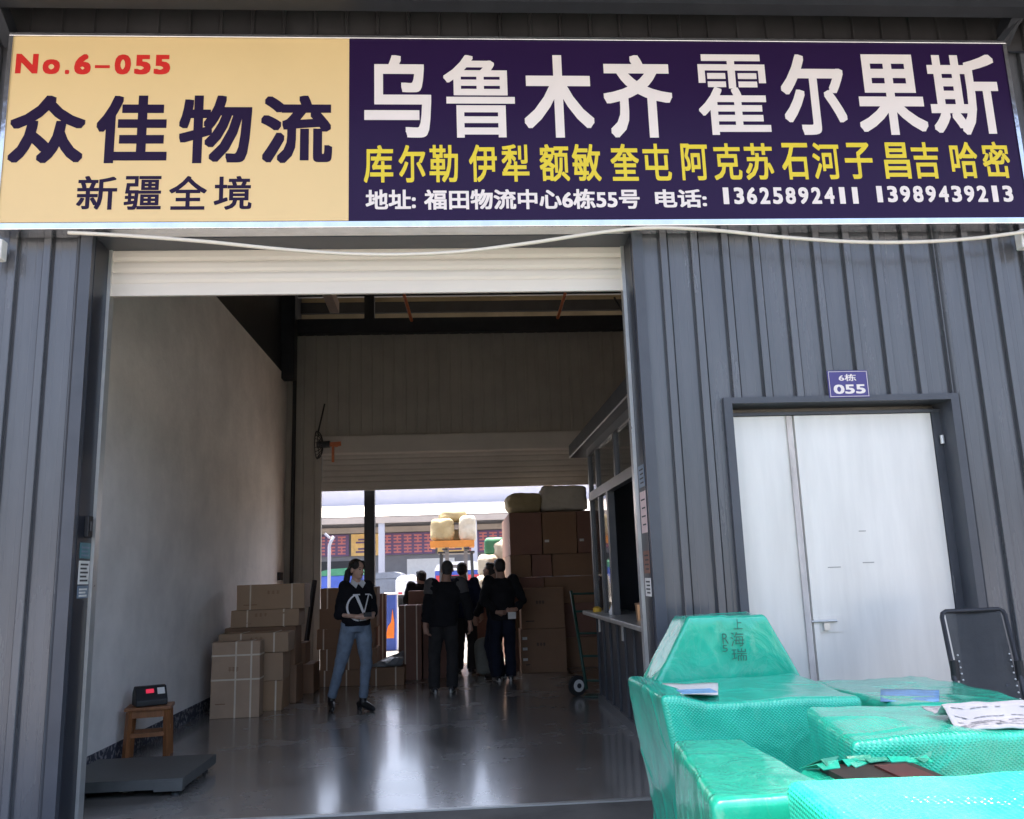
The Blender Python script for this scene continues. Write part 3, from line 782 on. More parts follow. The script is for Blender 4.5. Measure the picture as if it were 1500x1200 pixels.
tag(o, 'yellow tape roll at the far end of the booth counter', 'tape')

# ------------------------------------------------------------------ floor things on the left
zsp = 0.125
pa, pb, pc = P(118, 1145, 2, zsp), P(268, 1140, 2, zsp), P(327, 1104, 2, zsp)
x0, x1, y0, y1 = max(LW + 0.03, pa.x - 0.2), pb.x, pb.y, pc.y
PS = empty('platform_scale', ((x0 + x1) / 2, (y0 + y1) / 2, 0.006), 'low grey steel floor scale lying by the left wall', 'scale')
MB().box(x0, x1, y0, y1, zsp - 0.012, zsp).build('deck', 'scale_steel', PS)
mb = MB().box(x0, x1, y0, y0 + 0.03, 0.055, zsp - 0.012).box(x0, x1, y1 - 0.03, y1, 0.055, zsp - 0.012).box(x1 - 0.03, x1, y0 + .03, y1 - .03, 0.055, zsp - 0.012).box(x0, x0 + 0.03, y0 + .03, y1 - .03, 0.055, zsp - 0.012)
mb.build('skirt', 'scale_steel', PS)
MB().box(x1 - 0.2, x1 - 0.002, y0 - 0.006, y0 + 0.06, 0.042, zsp - 0.016).build('corner_plate', 'scale_steel', PS)
for fx in (x0 + 0.08, x1 - 0.07):
    for fy in (y0 + 0.07, y1 - 0.07):
        MB().tube([(fx, fy, 0.006), (fx, fy, 0.02), (fx, fy, 0.021), (fx, fy, 0.055)], [0.03, 0.028, 0.012, 0.012], 12).build('foot', 'dark_steel', PS)
# stool just behind it
st_h = 0.44
sq = P(206, 1038, 2, st_h)
print('stool', sq, y1); sx_, sy_ = LW + 0.25, max(y1 + 0.21, 8.05)
STL = empty('stool', (sx_, sy_, 0.006), 'brown wooden stool carrying the scale display against the left wall', 'stool', rz=rad(12))
def loc_build(mb, name, material, parent, smooth=False): return mb.build(name, material, parent, smooth, world=False)
W2 = 0.16
loc_build(MB().box(-0.19, 0.19, -0.15, 0.15, st_h - 0.03, st_h).bevel(0.006, 2), 'seat', 'wood', STL)
for ix in (-1, 1):
    for iy in (-1, 1):
        loc_build(MB().bar((ix * 0.165, iy * 0.125, 0), (ix * 0.15, iy * 0.11, st_h - 0.031), 0.042, 0.042), 'leg', 'wood', STL)
for iy in (-1, 1):
    loc_build(MB().box(-0.13, 0.13, iy * 0.112 - 0.01, iy * 0.112 + 0.01, st_h - 0.09, st_h - 0.032), 'apron', 'wood', STL)
    loc_build(MB().box(-0.135, 0.135, iy * 0.117 - 0.01, iy * 0.117 + 0.01, 0.19, 0.225), 'stretcher', 'wood', STL)
for ix in (-1, 1):
    loc_build(MB().box(ix * 0.152 - 0.01, ix * 0.152 + 0.01, -0.09, 0.09, st_h - 0.09, st_h - 0.032), 'apron', 'wood', STL)
    loc_build(MB().box(ix * 0.157 - 0.01, ix * 0.157 + 0.01, -0.095, 0.095, 0.22, 0.255), 'stretcher', 'wood', STL)
IND = empty('scale_display', (sx_ - 0.005, sy_, 0.006 + st_h), 'black weighing display with a red readout on the wooden stool', 'scale display', rz=rad(30))
mb = MB(); bm = mb.bm
prof = [(-0.10, 0.003), (0.10, 0.003), (0.10, 0.11), (0.04, 0.165), (-0.02, 0.16), (-0.10, 0.05)]
mb.poly(prof, -0.13, 0.13); mb.bevel(0.008, 2)
for v in mb.bm.verts: v.co = Vector((v.co.y, v.co.x, v.co.z))
loc_build(mb, 'casing', 'black', IND)
def sloped(xa, xb, t0, t1, lift):
    A = Vector((0, -0.10, 0.05)); B = Vector((0, -0.02, 0.16)); nrm = Vector((0, -0.11, 0.08)).normalized()
    mbq = MB(); c4 = [A.lerp(B, t0), A.lerp(B, t1)]
    lo = [Vector((x, c.y, c.z)) + nrm * 0.0 for x, c in ((xa, c4[0]), (xb, c4[0]), (xb, c4[1]), (xa, c4[1]))]
    hi = [p + nrm * lift for p in lo]
    vv = [mbq.bm.verts.new(p) for p in lo + hi]
    for f in ((0, 1, 2, 3), (4, 7, 6, 5), (0, 4, 5, 1), (1, 5, 6, 2), (2, 6, 7, 3), (3, 7, 4, 0)): mbq.bm.faces.new([vv[i] for i in f])
    return mbq
loc_build(sloped(-0.045, 0.02, 0.52, 0.80, 0.004), 'readout', 'red_light', IND)
loc_build(sloped(0.05, 0.11, 0.40, 0.85, 0.004), 'keypad', 'label_paper', IND)

# ------------------------------------------------------------------ cartons
def carton(x0, x1, y0, y1, z0, z1, label, group, material='carton', straps=('v', 0.3, 0.72), marks=True, rz=0.0, labels=False):
    cx_, cy_ = (x0 + x1) / 2, (y0 + y1) / 2
    r = empty('carton', (cx_, cy_, z0), label, 'box', group, rz=rad(rz))
    if material == 'carton': material = random.choice(('carton', 'carton', 'carton_pale', 'carton_warm'))
    hx, hy, h = (x1 - x0) / 2, (y1 - y0) / 2, z1 - z0
    body = MB().box(-hx, hx, -hy, hy, 0.001, h)
    body.bevel(0.005, 2)
    for v in body.bm.verts: v.co += Vector((noise.noise(v.co * 5 + Vector((x0, y0, z0)) * 3), noise.noise(v.co * 5 + Vector((z0, x0, 9)) * 3), 0.4 * noise.noise(v.co * 4 + Vector((x0, z0, 4)) * 3))) * 0.012
    loc_build(body, 'box_body', material, r)
    e = 0.003
    if straps:
        for t in straps[1:]:
            mb = MB(); x = -hx + 2 * hx * t; ww = 0.009
            if straps[0] in 'vb':
                mb.box(x - ww, x + ww, -hy - e, -hy + 0.001, 0.0, h + e).box(x - ww, x + ww, hy - 0.001, hy + e, 0.0, h + e).box(x - ww, x + ww, -hy + .001, hy - .001, h - 0.001, h + e)
            if straps[0] in 'hb':
                z = h * t
                mb.box(-hx - e, hx + e, -hy - 1.3 * e, -hy - 0.3 * e, z - ww, z + ww).box(hx - 0.001, hx + e, -hy, hy, z - ww, z + ww).box(-hx - e, -hx + 0.001, -hy, hy, z - ww, z + ww)
            loc_build(mb, 'strap', 'strap', r)
    if marks:
        mb = MB(); k = random.choice((0.35, 0.45, 0.5))
        for j in range(3):
            u = -hx + 2 * hx * (k + 0.07 * j)
            for q in range(3):
                mb.box(u, u + 0.035, -hy - 0.0025, -hy - 0.0005, h * 0.62 + 0.014 * q, h * 0.62 + 0.014 * q + 0.006)
            mb.box(u + 0.014, u + 0.020, -hy - 0.0032, -hy - 0.0027, h * 0.60, h * 0.62 + 0.042)
        mb.box(-hx + 2 * hx * 0.1, -hx + 2 * hx * 0.3, -hy - 0.0025, -hy - 0.0005, h * 0.18, h * 0.18 + 0.012)
        loc_build(mb, 'printing', 'black_ink' if material in ('carton_dark', 'carton_red') else 'carton_dark', r)
    if labels:
        mb = MB()
        for j in range(labels): mb.box(-hx + 0.03, -hx + 0.10, -hy - 0.0035, -hy - 0.001, h * (0.28 + 0.24 * j), h * (0.28 + 0.24 * j) + 0.04)
        loc_build(mb, 'paper_label', 'label_paper', r)
    return r
G1 = 'cartons piled against the left wall'
z_ = 0.006
carton(-2.80, -2.27, 10.10, 10.34, z_, 0.83, 'tall upright carton standing frontmost in the left wall pile', G1, straps=('b', 0.5, 0.82), rz=2)
carton(-2.86, -2.10, 10.55, 11.0, z_, 0.34, 'bottom carton directly behind the tall upright one', G1, straps=('v', 0.9))
carton(-2.85, -2.10, 10.55, 11.0, 0.342, 0.66, 'second carton up behind the tall upright one', G1, straps=None)
z3 = P(365, 928, 1, 10.6).z
carton(-2.86, -2.05, 10.58, 11.0, 0.662, z3, 'carton with a white label laid just above the tall upright one', G1, straps=('v', 0.32, 0.8), labels=1)
z4 = P(390, 893, 1, 11.2).z; z5 = P(395, 856, 1, 11.2).z
zz3 = 0.93
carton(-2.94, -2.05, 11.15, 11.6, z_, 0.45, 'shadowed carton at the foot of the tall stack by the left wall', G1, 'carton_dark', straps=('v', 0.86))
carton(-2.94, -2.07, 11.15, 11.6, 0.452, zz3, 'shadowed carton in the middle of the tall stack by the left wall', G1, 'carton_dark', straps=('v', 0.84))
carton(-2.86, -2.03, 11.12, 11.6, zz3 + 0.002, z4, 'long carton second from the top by the left wall', G1, straps=('v', 0.24, 0.78))
carton(-2.80, -1.97, 11.14, 11.62, z4 + 0.002, z5, 'long carton on the very top by the left wall with two white tags', G1, straps=('v', 0.2, 0.82))
G2 = 'cartons stacked by the back opening'
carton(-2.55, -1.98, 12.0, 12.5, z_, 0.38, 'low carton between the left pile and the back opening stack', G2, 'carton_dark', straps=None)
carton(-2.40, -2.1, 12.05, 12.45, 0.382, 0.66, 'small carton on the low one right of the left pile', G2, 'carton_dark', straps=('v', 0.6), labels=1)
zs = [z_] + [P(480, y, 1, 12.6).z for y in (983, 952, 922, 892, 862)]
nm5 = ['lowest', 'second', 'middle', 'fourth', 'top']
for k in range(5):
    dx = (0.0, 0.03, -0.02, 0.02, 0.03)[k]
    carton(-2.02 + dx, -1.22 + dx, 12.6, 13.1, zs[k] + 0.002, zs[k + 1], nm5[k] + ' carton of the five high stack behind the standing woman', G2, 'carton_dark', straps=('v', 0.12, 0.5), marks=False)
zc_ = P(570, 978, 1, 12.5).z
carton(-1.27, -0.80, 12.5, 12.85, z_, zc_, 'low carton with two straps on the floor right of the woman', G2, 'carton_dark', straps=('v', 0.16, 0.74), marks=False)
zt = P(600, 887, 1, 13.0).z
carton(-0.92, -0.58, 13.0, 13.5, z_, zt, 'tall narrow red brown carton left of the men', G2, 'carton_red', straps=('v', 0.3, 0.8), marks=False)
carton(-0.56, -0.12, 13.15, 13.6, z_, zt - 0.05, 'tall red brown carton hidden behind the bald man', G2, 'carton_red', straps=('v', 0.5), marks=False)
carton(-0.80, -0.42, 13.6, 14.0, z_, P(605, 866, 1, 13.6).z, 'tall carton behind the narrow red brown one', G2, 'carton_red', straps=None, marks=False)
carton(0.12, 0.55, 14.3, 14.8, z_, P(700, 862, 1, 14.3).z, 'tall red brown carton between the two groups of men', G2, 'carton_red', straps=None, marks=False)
# leaning dark trolley bag and crumpled sheet
gs = rbox((0.21, 0.15, 0.08), 0.06, 12)
for v in gs.verts:
    k = (v.co.x + 0.21) / 0.42
    v.co.z = (v.co.z + 0.08) * (0.25 + 1.5 * k * (0.6 + 0.4 * noise.noise(v.co * 9))) + 0.0
    v.co += Vector((noise.noise(v.co * 13), noise.noise(v.co * 13 + Vector((5, 5, 5))), 0)) * 0.03
    v.co.z = max(0.002, v.co.z)
me = bpy.data.meshes.new('plastic_sheet'); gs.to_mesh(me); gs.free()
o = link_mesh('plastic_sheet', me, 'grey_sheet', smooth=False); o.location = (-1.04, 12.68, zc_ + 0.002)
tag(o, 'crumpled grey plastic sheet heaped on the low strapped carton', 'sheet')
carton(-1.27, -1.13, 13.3, 13.55, z_, P(552, 870, 1, 13.3).z, 'dark narrow carton standing just right of the dark column', G2, 'carton_red', straps=('v', 0.3, 0.7), marks=False)
pA, pB = P(461, 850, 1, 12.95), P(441, 955, 1, 12.75)
o = MB().bar((pB.x, 12.75, 0.02), (pA.x, 12.95, pA.z), 0.05, 0.05).build('leaning_bar', 'black'); tag(o, 'black bar leaning between the left cartons and the back opening', 'bar')
q = P(408, 845, 0, LW)
ol = empty('wall_socket', (LW, q.y, q.z), 'small black socket box on the left wall above the cartons', 'socket')
MB().box(LW + 0.001, LW + 0.05, q.y - 0.12, q.y + 0.12, q.z - 0.06, q.z + 0.07).bevel(0.006, 1).build('casing', 'black', ol)
MB().box(LW + 0.051, LW + 0.056, q.y - 0.06, q.y + 0.06, q.z - 0.03, q.z + 0.03).build('socket_face', 'grey_cloth', ol)
# right stacks
G3 = 'brown cartons stacked right of the men'
ya = 13.30
zA, zB = P(797, 921, 1, ya).z, P(797, 861, 1, ya).z
xa0, xa1 = P(763, 950, 1, ya).x, P(830, 950, 1, ya).x
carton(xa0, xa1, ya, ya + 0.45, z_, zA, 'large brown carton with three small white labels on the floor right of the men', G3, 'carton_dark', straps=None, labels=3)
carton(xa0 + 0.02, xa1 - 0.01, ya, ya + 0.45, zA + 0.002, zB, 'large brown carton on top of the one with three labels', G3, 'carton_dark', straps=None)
yb = 13.80
rows = [(985, 935), (935, 885), (885, 845), (845, 812), (812, 750)]
zr = [z_] + [P(800, r_[1], 1, yb).z for r_ in rows]
cols = [[(744, 800), (801, 890)], [(744, 800), (801, 890)], [(748, 797), (798, 890)], [(748, 779), (780, 809), (810, 890)], [(749, 796.5), (797.5, 848), (849, 890)]]
rn = ['bottom row', 'second row', 'middle row', 'fourth row', 'top row']
cn = {2: ['left', 'right'], 3: ['left', 'centre', 'right']}
for k in range(5):
    for j, (pa_, pb_) in enumerate(cols[k]):
        xx0, xx1 = P(pa_, 850, 1, yb).x, P(pb_, 850, 1, yb).x
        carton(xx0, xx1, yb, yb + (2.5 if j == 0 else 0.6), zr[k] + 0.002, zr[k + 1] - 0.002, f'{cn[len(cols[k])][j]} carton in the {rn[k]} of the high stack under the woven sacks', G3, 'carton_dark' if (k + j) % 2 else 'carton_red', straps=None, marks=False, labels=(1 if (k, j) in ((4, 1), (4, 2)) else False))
def sack(cx, cy, z0, hx, hy, hz, label, group, material='sack', seed=0, rz=0, r=0.45, parent=None):
    bm = rbox((hx, hy, hz), min(hx, hy, hz) * r, 12)
    for v in bm.verts:
        n0 = noise.noise(v.co * 4.5 + Vector((seed, 0, 0))); n1 = noise.noise(v.co * 11 + Vector((0, seed, 0)))
        v.co *= 1 + 0.11 * n0 + 0.05 * n1
        v.co.z -= 0.04 * hz * (abs(v.co.x) / hx) ** 2
    zm = min(v.co.z for v in bm.verts)
    for v in bm.verts: v.co.z -= zm
    me = bpy.data.meshes.new('sack'); bmesh.ops.recalc_face_normals(bm, faces=bm.faces); bm.to_mesh(me); bm.free()
    o = link_mesh('sack', me, material, None, smooth=True)
    o.location = (cx, cy, z0 + 0.002); o.rotation_euler = (0, 0, rad(rz))
    return tag(o, label, 'sack', group)
zt5 = zr[5]
xs0, xs1, xs2 = P(741, 740, 1, yb).x, P(794, 740, 1, yb).x, P(862, 740, 1, yb).x
sack((xs0 + xs1) / 2 + 0.02, yb + 0.45, zt5, (xs1 - xs0) / 2, 0.42, 0.16, 'lumpy woven sack on the left top of the high carton stack', 'woven sacks on the carton stack', 'sack', 3, 0, 0.8)
sack((xs1 + xs2) / 2, yb + 0.35, zt5, (xs2 - xs1) / 2 - 0.01, 0.36, 0.20, 'boxy pale woven sack on the right top of the high carton stack', 'woven sacks on the carton stack', 'sack_white', 8, 0, 0.35)

sack(0.38, 13.35, 0.0, 0.17, 0.14, 0.27, 'grey sack standing on the floor between the two pairs of men', 'sacks on the hall floor', 'grey_sack', 33, 0, 0.6)
# hand truck leaning on the booth end
q = P(846, 1006, 1, 10.75)
HT = empty('hand_truck', (1.42, 10.7, 0.006), 'dark green hand truck leaning at the end of the booth', 'hand truck')
top = P(836, 866, 1, 11.25)
bl = Vector((1.50, 10.62, 0.09)); off = Vector((0.13, -0.06, 0))
tl = Vector((top.x, 11.2, top.z))
def off_p(p, k): return p + Vector((0.30, -0.10, 0)) * k
for k in (0, 1):
    MB().tube([off_p(bl, k), off_p(bl.lerp(tl, 0.5), k), off_p(tl, k)], 0.02, 10).build('rail', 'green_paint', HT, True)
for t in (0.08, 0.32, 0.55, 0.78, 0.97):
    MB().cyl(off_p(bl.lerp(tl, t), 0), off_p(bl.lerp(tl, t), 1), 0.014, 8).build('crossbar', 'green_paint', HT, True)
MB().bar(bl + Vector((-0.02, -0.02, -0.07)), bl + Vector((0.32, -0.12, -0.07)), 0.22, 0.012).build('toe_plate', 'green_paint', HT)
for k in (0, 1):
    c0 = Vector((P(846, 1004, 1, 10.7).x + 0.38 * k, 10.7 - 0.1 * k, 0.125))
    ax = Vector((0.95, -0.3, 0)).normalized() if False else Vector((0.45, -0.89, 0)).normalized()
    wh_ = MB().tube([c0 - ax * 0.025, c0 + ax * 0.025], [0.118, 0.118], 24).build('wheel', 'tyre', HT)
    MB().tube([c0 - ax * 0.034, c0 + ax * 0.034], [0.072, 0.072], 20).build('rim', 'white_plastic', wh_)
    MB().tube([c0 - ax * 0.042, c0 + ax * 0.042], [0.03, 0.03], 14).build('hub', 'dark_steel', wh_)

# wall fan on the back wall
q = P(466, 652, 1, BW - 0.35)
FN = empty('wall_fan', (q.x, BW - 0.02, q.z), 'black wall fan on a bracket left of the raised back shutter', 'fan')
mb = MB()
for k in range(10):
    a_ = math.pi * k / 10
    pts = []
    for j in range(13):
        t = math.pi * j / 12 - math.pi / 2
        pts.append((q.x + 0.10 * math.cos(t) * 1.0 - 0.02, BW - 0.35 + 0.24 * math.sin(t) * math.cos(a_), q.z + 0.24 * math.sin(t) * math.sin(a_)))
    mb.tube(pts, 0.006, 5)
mb.tube([(q.x - 0.02, BW - 0.35 + 0.24 * math.cos(t * math.pi / 12), q.z + 0.24 * math.sin(t * math.pi / 12)) for t in range(25)], 0.009, 5)
mb.build('cage', 'black', FN)
for k in range(3):
    a_ = k * 2.094 + 0.6
    d_ = Vector((0, math.cos(a_), math.sin(a_)))
    MB().bar(Vector((q.x, BW - 0.35, q.z)), Vector((q.x + 0.02, BW - 0.35, q.z)) + d_ * 0.2, 0.11, 0.012, up=(1, 0.2, 0)).build('blade', 'dark_steel', FN)
MB().cyl((q.x - 0.02, BW - 0.35, q.z), (q.x + 0.2, BW - 0.35, q.z + 0.01), 0.06).build('motor', 'dark_steel', FN)
mb = MB().bar((q.x + 0.16, BW - 0.35, q.z), (q.x + 0.38, BW - 0.30, q.z + 0.02), 0.07).bar((q.x + 0.25, BW - 0.32, q.z - 0.3), (q.x + 0.25, BW - 0.32, q.z), 0.04).bar((q.x + 0.3, BW - 0.3, q.z), (q.x + 0.3, BW - 0.22, q.z), 0.05)
mb.build('bracket', 'pallet_orange' if False else 'orange_rod', FN)
MB().cyl((q.x + 0.0, BW - 0.35, q.z + 0.24), (q.x + 0.08, BW - 0.2, q.z + 0.75), 0.014, 6).build('guard_rod', 'black', FN)

# ------------------------------------------------------------------ people
def hand_into(bm, wrist, d, nrm, side, curl=0.5, s=1.0):
    """palm, four bent fingers of different length and a thumb leaving the side of the palm"""
    d = Vector(d).normalized(); nrm = Vector(nrm); nrm = (nrm - d * nrm.dot(d)).normalized(); x = d.cross(nrm) * side
    w_ = Vector(wrist)
    tube_into(bm, [w_ - d * 0.03, w_ + d * 0.02, w_ + d * 0.06, w_ + d * 0.088], [0.024 * s, (0.030 * s), (0.036 * s), 0.034 * s], 10)
    for k, (u, ln) in enumerate(((-0.027, 0.068), (-0.009, 0.077), (0.009, 0.072), (0.026, 0.056))):
        p0 = w_ + d * 0.078 + x * u * s
        c = curl * (0.8 + 0.15 * k)
        d1 = d * math.cos(c * 0.6) + nrm * math.sin(c * 0.6); d2 = d * math.cos(c * 1.5) + nrm * math.sin(c * 1.5)
        p1 = p0 + d1 * ln * 0.5 * s; p2 = p1 + d2 * ln * 0.5 * s
        tube_into(bm, [p0 - d * 0.015, p0, p1, p2, p2 + d2 * 0.006], [0.0095 * s, 0.0098 * s, 0.009 * s, 0.0075 * s, 0.004 * s], 8)
    p0 = w_ + d * 0.028 - x * 0.026 * s
    d1 = (d * 0.75 - x * 0.6 + nrm * 0.25).normalized(); d2 = (d * 0.9 - x * 0.15 + nrm * 0.4).normalized()
    tube_into(bm, [p0, p0 + d1 * 0.035, p0 + d1 * 0.035 + d2 * 0.03], [0.014 * s, 0.0115 * s, 0.008 * s], 8)

def foot_pts(f, ang):
    d = Vector((math.sin(ang), -math.cos(ang), 0)); return d

def person(label, loc, rz, H, feet, pelvis, chest, head, arms, head_yaw=0, head_pitch=0, top='black_fabric', legs='grey_trousers', shoes='leather',
           hair='hair', skin='skin', female=False, sleeve=1.0, hem=0.86, bulk=1.0, pony=False, face=True, yoke=None, collar=False, vox=0.009, heel=0.0, sole=None, bald=False):
    """local frame: front is -Y. feet: two (x, y, z, toe_angle); arms: two (elbow, wrist, dir, normal)"""
    s = H / 1.70
    root_z = loc[2]
    T = Matrix.Translation(loc) @ Matrix.Rotation(rz, 4, 'Z')
    pel, che, hd = Vector(pelvis), Vector(chest), Vector(head)
    sh_w = (0.148 if female else 0.19) * s
    hipw = 0.085 * s
    ydir = Matrix.Rotation(head_yaw, 3, 'Z') @ Matrix.Rotation(head_pitch, 3, 'X')
    neck0 = che + Vector((0, 0.01, 0.17 * s))
    shoulders = [che + Vector((sx * sh_w, 0.005, 0.105 * s)) for sx in (-1, 1)]
    hips = [pel + Vector((sx * hipw, 0, -0.06 * s)) for sx in (-1, 1)]
    ank, knee = [], []
    for (fx, fy, fz, an), hp in zip(feet, hips):
        a_ = Vector((fx, fy, fz + 0.085 * s + heel)); ank.append(a_)
        mid = a_.lerp(hp, 0.50); ln = (hp - a_).length; full = 0.82 * s
        bend = math.sqrt(max(0.0004, (full / 2) ** 2 - (ln / 2) ** 2)) if ln < full else 0.02
        dd = Vector((math.sin(an), -math.cos(an), 0))
        knee.append(mid + dd * min(bend, 0.16) * 0.8)
    def head_into(bm, skinonly=True, grow=0.0):
        def tp(v): return hd + ydir @ (Vector(v) * s)
        M3 = ydir.to_4x4()
        ball_into(bm, tp((0, 0.012, 0.03)), (0.076 * s + grow, 0.096 * s + grow, 0.088 * s + grow), M3)
        if skinonly:
            ball_into(bm, tp((0, -0.022, -0.035)), (0.058 * s, 0.066 * s, 0.080 * s), M3)
            ball_into(bm, tp((0, -0.055, -0.085)), (0.032 * s, 0.028 * s, 0.026 * s), M3)
            tube_into(bm, [tp((0, -0.082, 0.012)), tp((0, -0.098, -0.018)), tp((0, -0.104, -0.032)), tp((0, -0.086, -0.040))], [0.008 * s, 0.012 * s, 0.015 * s, 0.012 * s], 8)
            for sx in (-1, 1): ball_into(bm, tp((sx * 0.077, 0.012, -0.01)), (0.012 * s, 0.020 * s, 0.031 * s), M3, 10)
    # --- body: one continuous skin surface
    bm = bmesh.new()
    head_into(bm)
    tube_into(bm, [neck0 - Vector((0, 0, 0.05)), neck0.lerp(hd, 0.35) + Vector((0, 0.012, 0)), hd + Vector((0, 0.02, -0.03))], [0.068 * s, (0.052 if female else 0.060) * s, 0.058 * s], 14)
    rings = []
    for t, rx, ry in ((-0.14, 0.12, 0.09), (0.0, 0.155, 0.105), (0.35, 0.125, 0.09), (0.75, 0.145, 0.10), (1.0, 0.155, 0.10), (1.28, 0.12, 0.075), (1.42, 0.05, 0.05)):
        c_ = pel.lerp(che, t); rings.append((c_.z, c_.x, c_.y, rx * s, ry * s))
    rings_into(bm, rings, 18)
    for i, (elb, wri, hdv, hn) in enumerate(arms):
        tube_into(bm, [shoulders[i], Vector(elb), Vector(wri)], [0.050 * s, 0.038 * s, 0.026 * s], 12)
        ball_into(bm, Vector(elb), 0.037 * s, None, 10)
        hand_into(bm, wri, hdv, hn, -1 if i == 0 else 1, 0.7, s * (0.93 if female else 1.0))
    for i in (0, 1):
        tube_into(bm, [hips[i] + Vector((0, 0, 0.05)), knee[i], ank[i]], [0.075 * s, 0.05 * s, 0.035 * s], 12)
        ball_into(bm, knee[i], 0.05 * s, None, 10)
        dd = Vector((math.sin(feet[i][3]), -math.cos(feet[i][3]), 0))
        tube_into(bm, [ank[i], ank[i] - Vector((0, 0, 0.05)) + dd * 0.03, ank[i] - Vector((0, 0, 0.055 + heel)) + dd * 0.12], [0.034, 0.034, 0.025], 10)
    me = fuse(bm, vox * 0.75, 2)
    me.transform(T)
    B = link_mesh('person', me, skin)
    tag(B, label, 'person')
    me.transform(Matrix.Translation(loc).inverted()); B.location = loc
    def part(name, me_, mt_):
        me_.transform(T); return link_mesh(name, me_, mt_, B, True)
    # --- top garment
    bm = bmesh.new()
    b_ = bulk
    rings = []
    for t, rx, ry in ((-0.30 if not female else -0.10, 0.165, 0.125), (0.1, 0.172, 0.13), (0.5, 0.168, 0.13), (0.85, 0.185, 0.135), (1.05, 0.185, 0.13), (1.25, 0.15, 0.10), (1.40, 0.078, 0.072)):
        c_ = pel.lerp(che, t); rings.append((c_.z, c_.x, c_.y + (0.008 if t > 1.1 else 0), rx * s * b_, ry * s * b_))
    rings_into(bm, rings, 24, 2.3)
    for i, (elb, wri, hdv, hn) in enumerate(arms):
        elb, wri = Vector(elb), Vector(wri)
        end = elb.lerp(wri, sleeve)
        tube_into(bm, [shoulders[i] + Vector((-(-1, 1)[i] * 0.03, 0, 0.0)), shoulders[i].lerp(elb, 0.5), elb, elb.lerp(end, 0.5), end],
                  [0.078 * s * b_, 0.066 * s * b_, 0.060 * s * b_, 0.054 * s * b_, 0.047 * s * b_], 14)
        ball_into(bm, elb, 0.060 * s * b_, None, 10)
        ball_into(bm, shoulders[i] + Vector((-(-1, 1)[i] * 0.015, 0, -0.005)), (0.082 * s * b_), None, 12)
    part('sweater' if female else 'jacket', fuse(bm, 0.011, 4, 0.009, 10, len(label)), top)
    if yoke:
        for i in (0, 1):
            bm = bmesh.new()
            sx = (-1, 1)[i]
            ball_into(bm, shoulders[i] + Vector((sx * 0.002, 0.0, -0.008)), (0.083 * s * b_ + 0.004, 0.083 * s * b_ + 0.004, 0.083 * s * b_ + 0.004), None, 16)
            tube_into(bm, [shoulders[i] + Vector((sx * 0.01, 0, -0.03)), shoulders[i].lerp(Vector(arms[i][0]), 0.42)], [0.075 * s * b_ + 0.006, 0.067 * s * b_ + 0.008], 16)
            part('shoulder_panel', fuse(bm, 0.010, 2, 0.003, 10, i), yoke)
    # --- trousers
    bm = bmesh.new()
    rings = [(pel.z - 0.10 * s, pel.x, pel.y, 0.155 * s, 0.118 * s), (pel.z, pel.x, pel.y, 0.163 * s, 0.12 * s), (pel.z + 0.12 * s, pel.x, pel.y, 0.145 * s, 0.108 * s)]
    rings_into(bm, rings, 20)
    for i in (0, 1):
        a2 = ank[i] + Vector((0, 0, 0.02 if female else -0.03))
        wl = (0.095, 0.070, 0.058, 0.050) if female else (0.10, 0.084, 0.078, 0.075)
        tube_into(bm, [hips[i] + Vector((0, 0, 0.06)), hips[i].lerp(knee[i], 0.35), knee[i], knee[i].lerp(a2, 0.5), a2],
                  [wl[0] * s, wl[0] * 0.98 * s, wl[1] * s, wl[2] * s, wl[3] * s], 16)
        ball_into(bm, knee[i], wl[1] * s, None, 12)
    part('jeans' if 'jeans' in legs else 'trousers', fuse(bm, 0.011, 3, 0.008, 9, len(label) + 5), legs)
    # --- shoes
    for i in (0, 1):
        dd = Vector((math.sin(feet[i][3]), -math.cos(feet[i][3]), 0)); xx = Vector((dd.y, -dd.x, 0))
        g0 = Vector((feet[i][0], feet[i][1], feet[i][2])); hl = heel
        bm = bmesh.new()
        tube_into(bm, [g0 - dd * 0.075 + Vector((0, 0, 0.040 + hl)), g0 + Vector((0, 0, 0.046 + hl)), g0 + dd * 0.09 + Vector((0, 0, 0.036 + hl * 0.35)), g0 + dd * 0.155 + Vector((0, 0, 0.028)), g0 + dd * 0.18 + Vector((0, 0, 0.026))],
                  [(0.032 * s, 0.036 * s), (0.040 * s, 0.045 * s), (0.045 * s, 0.034 * s), (0.036 * s, 0.026 * s), (0.018 * s, 0.016 * s)], 14)
        tube_into(bm, [g0 + Vector((0, 0, 0.04 + hl)), ank[i] + Vector((0, 0, 0.05 if female else 0.0))], [0.045 * s, 0.046 * s], 14)
        if hl: tube_into(bm, [g0 - dd * 0.055 + Vector((0, 0, 0.001)), g0 - dd * 0.05 + Vector((0, 0, 0.05 + hl))], [0.028, 0.034], 12)
        so = part('boot' if female else 'shoe', fuse(bm, 0.007, 2), shoes)
        if sole:
            bm = bmesh.new()
            tube_into(bm, [g0 - dd * 0.105 + Vector((0, 0, 0.014)), g0 + dd * 0.08 + Vector((0, 0, 0.014)), g0 + dd * 0.185 + Vector((0, 0, 0.014))], [(0.034, 0.013), (0.05, 0.013), (0.026, 0.013)], 14)
            part('sole', fuse(bm, 0.006, 1), sole)
    # --- hair
    def tp(v): return hd + ydir @ (Vector(v) * s)
    bm = bmesh.new()
